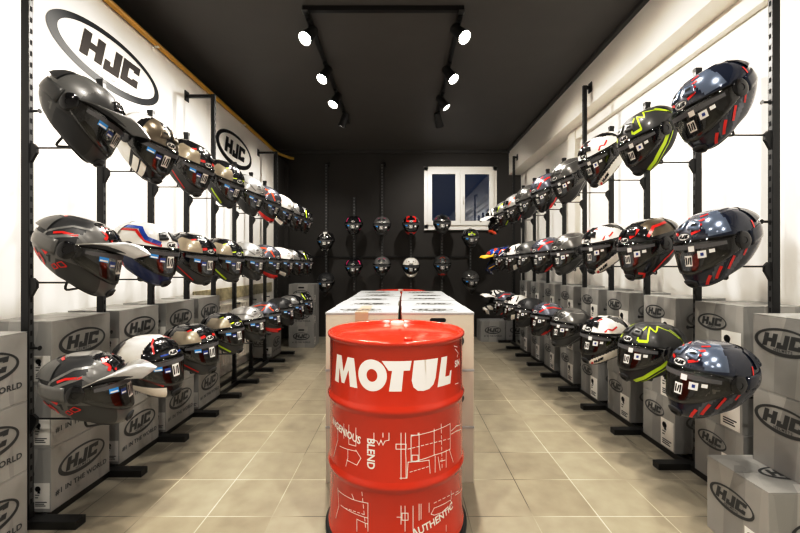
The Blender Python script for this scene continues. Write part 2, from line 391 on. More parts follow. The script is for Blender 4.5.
# ------------------------------------------------------------------ display racks
def post_mesh(h, side, tall):
    """square upright with slotted aisle face; side: +1 the aisle lies toward +X"""
    bm = bmesh.new(); w, d = .017, .012
    box(bm, -w, w, -d, d, 0, h, .0015, 0)
    fx = side * (w + .0006)
    vs = [bm.verts.new((fx, y, z)) for y, z in ((-d * .75, .05), (d * .75, .05), (d * .75, h - .01), (-d * .75, h - .01))]
    f = bm.faces.new(vs if side > 0 else vs[::-1]); f.material_index = 1
    z = .1
    while z < h - .05:
        x = fx + side * .0006
        vs = [bm.verts.new((x, y, zz)) for y, zz in ((-.005, z), (.005, z), (.005, z + .022), (-.005, z + .022))]
        f = bm.faces.new(vs if side > 0 else vs[::-1]); f.material_index = 2; z += .05
    return bm_mesh(bm, 'post', [M['steel'], M['strip'], M['slot']])
_PM = {}
def rack(side, posts, talls, px, wallx, htall, hshort, arms, label):
    """side +1: left rack, its aisle toward +X.  arms: {post index: [(z, path end points)]}"""
    root = empty('display_rack', (px, posts[0], 0)); tag(root, label, 'display rack')
    bm = bmesh.new()
    for xr in (-.02, .10): box(bm, side * xr - .0115, side * xr + .0115, -.012, posts[-1] - posts[0] + .012, .0, .0365, .002)
    link('floor_rail_frame', bm_mesh(bm, 'floor_rail_frame', [M['steel']]), root, loc=(side * -.05, 0, 0))
    bf = bmesh.new(); box(bf, -.02, .24, -.027, .027, 0, .036, .003); box(bf, -.02, .02, -.012, .012, .036, .1)
    foot = bm_mesh(bf, 'foot', [M['steel']])
    bg = bmesh.new()
    prof = [(.016, .02), (.030, .02), (.046, .004), (.046, -.022), (.040, -.03), (.020, -.066), (.016, -.066)]
    lo = [bg.verts.new((x, -.0065, z)) for x, z in prof]; hi = [bg.verts.new((x, .0065, z)) for x, z in prof]
    bg.faces.new(lo); bg.faces.new(hi[::-1])
    for k in range(len(prof)): bg.faces.new((lo[k], hi[k], hi[(k + 1) % len(prof)], lo[(k + 1) % len(prof)]))
    gus = bm_mesh(bg, 'bracket', [M['steel']])
    for i, y in enumerate(posts):
        h = htall if i in talls else hshort
        if (h, side) not in _PM: _PM[(h, side)] = post_mesh(h, side, i in talls)
        p = link('post', _PM[(h, side)], root, loc=(0, y - posts[0], 0))
        link('foot', foot, p, rot=(0, 0, 0 if side > 0 else math.pi))
        if i in talls:
            L = abs(px - wallx) - .001
            bm = bmesh.new(); box(bm, *sorted((-side * .01, -side * L)), -.012, .012, h - .028, h - .004, .001)
            box(bm, *sorted((-side * (L - .006), -side * L)), -.03, .03, h - .06, h + .028, .001)
            link('wall_arm', bm_mesh(bm, 'wall_arm', [M['steel']]), p)
        else:
            bm = bmesh.new(); box(bm, -.019, .019, -.014, .014, h, h + .02, .002); link('post_cap', bm_mesh(bm, 'post_cap', [M['rubber']]), p)
        for (z, pts, pegz) in arms.get(i, ()):
            g = link('bracket', gus, p, loc=(0, 0, z), rot=(0, 0, 0 if side > 0 else math.pi))
            bm = bmesh.new(); O = Vector((px, y, 0))
            path = [Vector((px + side * .03, y, z))] + [Vector(q) for q in pts]
            tube(bm, [q - O for q in round_path(path, .03, 4)], .0042, 8)
            link('support_arm', bm_mesh(bm, 'support_arm', [M['steel']], True, 50), p)
            e = path[-1] - O
            bm = bmesh.new(); bmesh.ops.create_uvsphere(bm, u_segments=12, v_segments=8, radius=.018)
            link('arm_knob', bm_mesh(bm, 'arm_knob', [M['rubber']], True), p, loc=e)
            bm = bmesh.new(); tube(bm, [(side * .014, 0, 0), (side * .05, 0, 0), (side * .056, 0, 0)], [.0055, .0055, .011], 10)
            link('hook_peg', bm_mesh(bm, 'hook_peg', [M['steel']], True, 40), p, loc=(0, 0, pegz))
    return root

# ------------------------------------------------------------------ helmets
TAB = [  # t, z, front x, back x, half width
    (0.00, -.134, .112, -.078, .066), (0.05, -.138, .142, -.098, .078), (0.13, -.120, .163, -.120, .092), (0.25, -.080, .168, -.142, .109),
    (0.38, -.036, .160, -.158, .122), (0.50, .006, .153, -.167, .127), (0.62, .047, .143, -.166, .126), (0.74, .084, .123, -.153, .113),
    (0.85, .114, .089, -.125, .089), (0.93, .131, .051, -.087, .057), (1.00, .139, -.020, -.020, .0)]
def spl(t, j):
    n = len(TAB)
    for i in range(n - 1):
        if t <= TAB[i + 1][0] or i == n - 2: break
    a, b = TAB[i], TAB[i + 1]; u = (t - a[0]) / (b[0] - a[0])
    def sl(k):
        k0, k1 = max(k - 1, 0), min(k + 1, n - 1); return (TAB[k1][j] - TAB[k0][j]) / (TAB[k1][0] - TAB[k0][0])
    if j != 1 and i == n - 2:   # round the crown off
        return b[j] + (a[j] - b[j]) * math.sqrt(max(0, 1 - u * u)) if True else 0
    m0, m1, h = sl(i), sl(i + 1), b[0] - a[0]
    return a[j] * (2 * u ** 3 - 3 * u * u + 1) + m0 * h * (u ** 3 - 2 * u * u + u) + b[j] * (-2 * u ** 3 + 3 * u * u) + m1 * h * (u ** 3 - u * u)
_SC = {}
def S(phi, t, off=0.0, chin=0.0):
    """point on the shell: phi in degrees from straight ahead (+ = wearer's left), t from the rim (0) to the crown (1)"""
    def base(p, tt):
        tt = min(max(tt, 0), 1); k = round(tt, 4)
        if k not in _SC: _SC[k] = (spl(k, 1), spl(k, 2), spl(k, 3), spl(k, 4))
        z, xf, xb, w = _SC[k]
        x0 = -.020 * max(0, min(1, (tt - .6) / .4)) ** 1.3
        c, s = math.cos(R(p)), math.sin(R(p))
        pw = .86 if c < 0 else .90
        x = x0 + (xf - x0 if c >= 0 else -(xb - x0) * -1 * -1) * (abs(c) ** pw) * (1 if c >= 0 else 1)
        if c < 0: x = x0 + (xb - x0) * abs(c) ** pw
        y = w * math.copysign(abs(s) ** .90, s)
        low = max(0, 1 - tt / .60)
        bk = (1 - c) / 2
        z += .104 * bk ** 1.15 * low ** 1.15
        if c > 0:
            f = c ** 3
            x += chin * f * max(0, 1 - abs(tt - .12) / .26)
            y *= 1 - .10 * f * low
        return Vector((x, y, z))
    q = base(phi, t)
    if off:
        e = 1.2; d = .012
        tt = min(max(t, .012), .985)
        n = (base(phi + e, tt) - base(phi - e, tt)).cross(base(phi, tt + d) - base(phi, tt - d))
        if n.length > 1e-9: q = q + n.normalized() * off
    return q
def vis_b(p): return .245 + .175 * (abs(p) / 84) ** 2
def vis_t(p): return .625 - .035 * (abs(p) / 84) ** 2
def patch(bm, p0, p1, tb, tt, off, nu, nv, mi=0, edge=None, chin=0.0):
    """grid on the shell between bounds tb(phi), tt(phi)"""
    g = []
    for i in range(nu + 1):
        p = p0 + (p1 - p0) * i / nu
        a = tb(p) if callable(tb) else tb; b = tt(p) if callable(tt) else tt
        g.append([bm.verts.new(S(p, a + (b - a) * j / nv, off, chin)) for j in range(nv + 1)])
    for i in range(nu):
        for j in range(nv):
            f = bm.faces.new((g[i][j], g[i + 1][j], g[i + 1][j + 1], g[i][j + 1])); f.smooth = True; f.material_index = mi
    if edge is not None:
        loop = [(p0 + (p1 - p0) * i / nu, 0) for i in range(nu + 1)]
        rim = [g[i][0] for i in range(nu + 1)] + [g[nu][j] for j in range(1, nv + 1)] + [g[i][nv] for i in range(nu - 1, -1, -1)] + [g[0][j] for j in range(nv - 1, 0, -1)]
        par = [(i, 0) for i in range(nu + 1)] + [(nu, j) for j in range(1, nv + 1)] + [(i, nv) for i in range(nu - 1, -1, -1)] + [(0, j) for j in range(nv - 1, 0, -1)]
        low = []
        for i, j in par:
            p = p0 + (p1 - p0) * i / nu; a = tb(p) if callable(tb) else tb; b = tt(p) if callable(tt) else tt
            low.append(bm.verts.new(S(p, a + (b - a) * j / nv, edge, chin)))
        for k in range(len(rim)):
            k2 = (k + 1) % len(rim)
            f = bm.faces.new((rim[k2], rim[k], low[k], low[k2])); f.material_index = mi
    return g
def strip_line(bm, pts, w, off=.0018, mi=0, taper=False, chin=0.0):
    """painted line following (phi, t) points over the shell"""
    smp = []
    for (a, b) in zip(pts, pts[1:]):
        n = max(2, int((S(*b) - S(*a)).length / .009))
        smp += [(a[0] + (b[0] - a[0]) * k / n, a[1] + (b[1] - a[1]) * k / n) for k in range(n)]
    smp.append(pts[-1]); P = [S(p, t, off, chin) for p, t in smp]; prev = None
    for i, (p, t) in enumerate(smp):
        d = (P[min(i + 1, len(P) - 1)] - P[max(i - 1, 0)]).normalized()
        n = (S(p, t, .01, chin) - S(p, t, 0.0001, chin)).normalized(); s = d.cross(n).normalized()
        ww = w / 2 * (1 if not taper else max(.15, 1 - i / (len(P) - 1)))
        a, b = bm.verts.new(P[i] + s * ww), bm.verts.new(P[i] - s * ww)
        if prev: f = bm.faces.new((prev[0], a, b, prev[1])); f.material_index = mi
        prev = (a, b)
def on_shell_text(bm, geo_fn, phi, t, off, mi=0, tilt=0.0):
    """lay flat lettering on the shell round (phi, t)"""
    b2 = bmesh.new(); geo_fn(b2); bmesh.ops.triangulate(b2, faces=b2.faces[:])
    o = S(phi, t); n = (S(phi, t, .01) - o).normalized()
    up = (S(phi, t + .02) - S(phi, t - .02)); up = (up - n * up.dot(n)).normalized(); rt = up.cross(n)
    if tilt: rt, up = rt * math.cos(tilt) + up * math.sin(tilt), up * math.cos(tilt) - rt * math.sin(tilt)
    dphi = (S(phi + 1, t) - S(phi - 1, t)).length / 2
    dt = (S(phi, t + .01) - S(phi, t - .01)).length / .02
    vm = {}
    for v in b2.verts:
        x, y = v.co.x, v.co.y
        if tilt: x, y = x * math.cos(tilt) - y * math.sin(tilt), x * math.sin(tilt) + y * math.cos(tilt)
        vm[v] = bm.verts.new(S(phi + x / dphi, t + y / dt, off + v.co.z))   # +phi runs toward the reader's right
    for f in b2.faces:
        try: q = bm.faces.new([vm[v] for v in f.verts]); q.material_index = f.material_index
        except ValueError: pass
    b2.free()

NU, NT = 112, 56
def shell_mesh(name, rule, mats, port=True, chin=0.0, tb=vis_b, tt=vis_t, pm=80):
    bm = bmesh.new(); g = []
    for j in range(NT + 1):
        t = j / NT; t = t if t < .6 else t
        if j == NT: g.append([bm.verts.new(S(0, 1))] * NU)
        else: g.append([bm.verts.new(S(-180 + 360 * i / NU, t, 0, chin)) for i in range(NU)])
    for j in range(NT):
        for i in range(NU):
            i2 = (i + 1) % NU; p = -180 + 360 * (i + .5) / NU; t = (j + .5) / NT
            if abs(p) < pm - 1 and tb(p) + .02 < t < tt(p) - .02: continue
            vs = [g[j][i], g[j][i2], g[j + 1][i2], g[j + 1][i]]
            if j == NT - 1: vs = vs[:3]
            f = bm.faces.new(vs); f.smooth = True
            c = f.calc_center_median(); f.material_index = rule(abs(p), t, c.x, abs(c.y), c.z, p)
    return bm_mesh(bm, name, mats)
def liner_mesh(tb=vis_b, tt=vis_t, pm=80, chin=0.0):
    bm = bmesh.new(); nu, ntt = 56, 28; g = []
    for j in range(ntt + 1):
        t = j / ntt * .985
        row = []
        for i in range(nu):
            q = S(-180 + 360 * i / nu, t, 0, chin); k = .80 if j > 1 else (.44 if j else .94)
            row.append(bm.verts.new(Vector((q.x * k, q.y * k, q.z * (.84 if j > 1 else (.92 if j else .985))))))
        g.append(row)
    for j in range(ntt):
        for i in range(nu):
            p = -180 + 360 * (i + .5) / nu; t = (j + .5) / ntt * .985
            if abs(p) < pm - 8 and tb(p) + .03 < t < tt(p) - .03: continue
            f = bm.faces.new((g[j][i], g[j][(i + 1) % nu], g[j + 1][(i + 1) % nu], g[j + 1][i])); f.smooth = True
    bm.faces.new(g[-1])
    return bm_mesh(bm, 'liner', [M['liner']])
def gasket_mesh(tb=vis_b, tt=vis_t, pm=80, chin=0.0):
    bm = bmesh.new(); n = 30; path = []
    for i in range(n + 1): p = -pm + 2 * pm * i / n; path.append((p, tb(p)))
    for j in range(1, 6): path.append((pm, tb(pm) + (tt(pm) - tb(pm)) * j / 6))
    for i in range(n, -1, -1): p = -pm + 2 * pm * i / n; path.append((p, tt(p)))
    for j in range(5, 0, -1): path.append((-pm, tb(pm) + (tt(pm) - tb(pm)) * j / 6))
    cx, ct = 0, .44; rr = []
    for p, t in path:
        ps = p * .955; ts = ct + (t - ct) * .80; po = p * 1.02; to = ct + (t - ct) * 1.07
        q = S(ps, ts, -.012, chin)
        rr.append((bm.verts.new(S(po, to, .0016, chin)), bm.verts.new(S(ps, ts, .0016, chin)), bm.verts.new(q)))
    for k in range(len(rr)):
        a, b = rr[k], rr[(k + 1) % len(rr)]
        for m_ in range(2):
            f = bm.faces.new((a[m_], b[m_], b[m_ + 1], a[m_ + 1])); f.smooth = True
    return bm_mesh(bm, 'eye_port_gasket', [M['rubber']])
def trim_mesh(chin=0.0):
    bm = bmesh.new(); pts = [S(360 * k / 60, .012, 0.002, chin) for k in range(61)]; n = 6; rings = []
    for k in range(60):
        d = (pts[(k + 1) % 60] - pts[k - 1]).normalized(); a = Vector((0, 0, 1)); b = d.cross(a).normalized(); a = b.cross(d)
        rings.append([bm.verts.new(pts[k] + (a * math.cos(2 * math.pi * m / n) + b * math.sin(2 * math.pi * m / n)) * .0055) for m in range(n)])
    for k in range(60):
        for m in range(n):
            f = bm.faces.new((rings[k][m], rings[(k + 1) % 60][m], rings[(k + 1) % 60][(m + 1) % n], rings[k][(m + 1) % n])); f.smooth = True
    return bm_mesh(bm, 'neck_trim', [M['rubber']])
def visor_mesh(m):
    bm = bmesh.new(); patch(bm, -84, 84, vis_b, vis_t, .0055, 44, 8, edge=.001); return bm_mesh(bm, 'visor', [m])
def film_mesh():
    bm = bmesh.new(); patch(bm, -66, 66, lambda p: .525 - .01 * (p / 66) ** 2, lambda p: .578 - .02 * (p / 66) ** 2, .0066, 30, 2); return bm_mesh(bm, 'visor_film', [M['film']])
def sticker_mesh(p0, p1, t0, t1, m, mark=None):
    bm = bmesh.new(); patch(bm, p0, p1, t0, t1, .0072, 4, 3)
    if mark:
        w, h = p1 - p0, t1 - t0
        if mark == 'stripe': patch(bm, p0 + w * .1, p1 - w * .1, t0 + h * .12, t0 + h * .45, .0078, 3, 1, 1)
        if mark == 'dot': patch(bm, p0 + w * .35, p1 - w * .3, t0 + h * .3, t0 + h * .72, .0078, 2, 1, 1)
        if mark == 'bars':
            strip_line(bm, [(p0 + w * .44, t0 + h * .2), (p0 + w * .58, t0 + h * .8)], .005, .0079, 1)
            for k in range(2): patch(bm, p0 + w * (.10 + .60 * k), p0 + w * (.28 + .60 * k), t0 + h * .15, t0 + h * .85, .0078, 1, 2, 1)
    return bm_mesh(bm, 'visor_sticker', [m, {'stripe': M['stw'], 'dot': M['std'], 'bars': M['ink'], None: m}[mark]])
def pivot_mesh(side):
    bm = bmesh.new(); o = S(side * 88, .505); n = (S(side * 88, .505, .01) - o).normalized()
    a = n.orthogonal().normalized(); b = n.cross(a); N = 24; prof = [(.034, -.004), (.033, .006), (.027, .0095), (.012, .0105), (.011, .0085), (0, .0085)]
    rings = [[bm.verts.new(o + n * h + (a * math.cos(2 * math.pi * k / N) + b * math.sin(2 * math.pi * k / N)) * max(r, .0002)) for k in range(N)] for r, h in prof]
    for q, w in zip(rings, rings[1:]):
        for k in range(N): f = bm.faces.new((q[k], q[(k + 1) % N], w[(k + 1) % N], w[k])); f.smooth = True
    bmesh.ops.recalc_face_normals(bm, faces=bm.faces[:])
    return bm_mesh(bm, 'visor_pivot', [M['gloss']], True, 35)
def vent_mesh(name, p0, p1, tb, tt, h, m, slit=None):
    bm = bmesh.new(); patch(bm, p0, p1, tb, tt, h, 10, 4, edge=-.002)
    if slit: patch(bm, slit[0], slit[1], slit[2], slit[3], h + .0012, 6, 2, 1)
    return bm_mesh(bm, name, [m, M['slot']])
def spoiler_mesh(m):
    """tail wing over the back of the crown"""
    bm = bmesh.new(); nu, nv = 14, 5; top, bot = [], []
    for i in range(nu + 1):
        u = -1 + 2 * i / nu; ph = 180 - 62 * u; rt, rb = [], []
        for j in range(nv + 1):
            v = j / nv; t = .90 - .20 * v - .04 * u * u
            q = S(ph, t, .003 + .008 * math.sin(math.pi * .5 * v) * (1 - .75 * u * u))
            rt.append(bm.verts.new(q + Vector((-.007 * v * v * (1 - u * u), 0, .002 * v)))); rb.append(bm.verts.new(S(ph, t - .004, -.003)))
        top.append(rt); bot.append(rb)
    for i in range(nu):
        for j in range(nv):
            f = bm.faces.new((top[i][j], top[i + 1][j], top[i + 1][j + 1], top[i][j + 1])); f.smooth = True
        bm.faces.new((top[i][nv], top[i + 1][nv], bot[i + 1][nv], bot[i][nv]))
    bmesh.ops.recalc_face_normals(bm, faces=bm.faces[:])
    return bm_mesh(bm, 'rear_spoiler', [m], True, 40)
def peak_mesh(m0, m1, reach=.30, wide=.085, drop=.050, rule=None):
    bm = bmesh.new(); nu, nv = 20, 12; T, B = [], []
    for i in range(nu + 1):
        u = -1 + 2 * i / nu; rt, rb = [], []
        root = S(80 * u, .60 + .10 * (1 - u * u), .008)
        tip = Vector((reach - .045 * u * u, wide * u, drop + .004 - .026 * u * u))
        for j in range(nv + 1):
            v = j / nv; q = root.lerp(tip, v); q.z += .020 * math.sin(math.pi * v) * (1 - .55 * u * u) + .006 * math.exp(-((abs(u) - .45) / .12) ** 2) * math.sin(math.pi * v)
            rt.append(bm.verts.new(q)); rb.append(bm.verts.new(q - Vector((0, 0, .005))))
        T.append(rt); B.append(rb)
    for i in range(nu):
        for j in range(nv):
            u = abs(-1 + 2 * (i + .5) / nu); v = (j + .5) / nv; k = rule(u, v) if rule else (1 if u < .34 and v < .62 else 0)
            f = bm.faces.new((T[i][j], T[i + 1][j], T[i + 1][j + 1], T[i][j + 1])); f.material_index = k; f.smooth = True
            f = bm.faces.new((B[i][j], B[i][j + 1], B[i + 1][j + 1], B[i + 1][j])); f.material_index = 2; f.smooth = True
        f = bm.faces.new((T[i][nv], T[i + 1][nv], B[i + 1][nv], B[i][nv])); f = bm.faces.new((T[i + 1][0], T[i][0], B[i][0], B[i + 1][0]))
    for i, fl in ((0, 1), (nu, 0)):
        for j in range(nv):
            vs = (T[i][j], T[i][j + 1], B[i][j + 1], B[i][j]); bm.faces.new(vs if fl == 0 else vs[::-1])
    return bm_mesh(bm, 'peak', [m0, m1, M['rubber']], True, 45)
def brow_logo_mesh(light=True, phi=0, t=.675):
    def geo(b):
        oval(b, .040, .0165, 0 if light else 1, 0, 28)
        oval_ring(b, .040, .0165, .0365, .0135, 1 if light else 0, .0006, 28)
        hjc(b, 0, 0, .0155, 1 if light else 0, .0008, wide=1.25)
    bm = bmesh.new(); on_shell_text(bm, geo, phi, t, .0026)
    return bm_mesh(bm, 'brow_logo', [M['stw'], M['ink']])

_MC = {}
XS = .84   # shells are a little shorter than the profile table
def cached(key, fn):
    if key not in _MC: _MC[key] = fn()
    return _MC[key]
def PM(nm, c, rough=.25, metal=0.0, coat=.5): return mat('paint_' + nm, c, rough, metal=metal, coat=coat)
K = PM('black', (.010, .010, .011), .14); KM = PM('matte_black', (.022, .022, .0225), .48, coat=0); CH = PM('charcoal', (.046, .046, .044), .40, coat=.15)
CH2 = PM('dark_grey', (.095, .095, .091), .36, coat=.2); GR = PM('grey', (.20, .20, .195), .32, .25); SV = PM('silver', (.42, .42, .415), .3, .45)
WH = PM('white', (.84, .82, .78), .22); RD = PM('red', (.66, .018, .012), .28); OR = PM('orange', (.82, .11, .02), .3); NY = PM('neon', (.58, .78, .02), .35)
NV = PM('navy', (.016, .028, .10), .2); BL = PM('blue', (.025, .09, .42), .22); BG = PM('beige', (.30, .265, .20), .3, .2); GD = PM('bronze', (.13, .105, .07), .3, .4)
PK = PM('pink', (.80, .04, .24), .3); SL = PM('slate', (.125, .132, .160), .26, .3); MG = PM('gunmetal', (.125, .122, .115), .3, .55); YL = PM('yellow', (.85, .52, .02), .3)
NB = PM('blue_black', (.014, .019, .036), .10); SG = PM('steel_blue', (.15, .185, .25), .2, .35)

# each design: base rule (a = |phi|, t, x, |y|, z, signed phi) -> paint slot; paints; painted lines (paint, width, points)
def D(rule, paints, lines=(), vent=K, spoiler=K, peak=None, mx=False, logo=True, chinvent=KM, dark=False): return dict(rule=rule, paints=paints, lines=lines, vent=vent, spoiler=spoiler, peak=peak, mx=mx, logo=logo, chinvent=chinvent, dark=dark)
def r_crown(a, t, x, y, z, p): return 1 if (y > .056 and .004 < z < .112 and x > -.085 + .5 * z) else (0 if z > .02 or t < .07 else 2)
def r_two(a, t, x, y, z, p): return 0 if z > -.03 - .25 * min(x, 0.03) else 1
def r_adv(a, t, x, y, z, p):
    if y < .062 and x > .035 and z > .045: return 3
    if z > .02 and y > .045 and x < .03 + .3 * (z - .06): return 1
    if z < -.02 and x < -.04 and (x + .6 * z) % .07 < .03: return 1
    if a > 40 and t < .35 and x > -.02: return 2
    return 0
def r_r1(a, t, x, y, z, p):
    if y < .03 and z > .04: return 1
    if z > .055 and abs((x - .5 * y) - .02) < .045: return 2
    if t < .5 and a > 45 and ((a * .012 - t) % .32) < .13: return 1
    return 0
def r_r3(a, t, x, y, z, p):
    if t > .64 and (y > .030 and x + .55 * y > .045 - 2.2 * max(0, y - .085) or (y < .022 and x < .04)): return 0
    if a > 14 and t < .13 + .0030 * (a - 14) and t > .015 + .0016 * (a - 14): return 0
    if a > 128 and t > .3: return 0
    return 1
def r_l2t(a, t, x, y, z, p):
    if y < .028 and z > .05: return 1
    if z > .02 and x > .0 and a < 70: return 2
    if t < .55 and a > 75 and a < 128: return 0
    if t < .30 and a > 34 and (a % 17) > 5: return 0
    if t > .6 and y > .05 and x < 0: return 0
    return 1
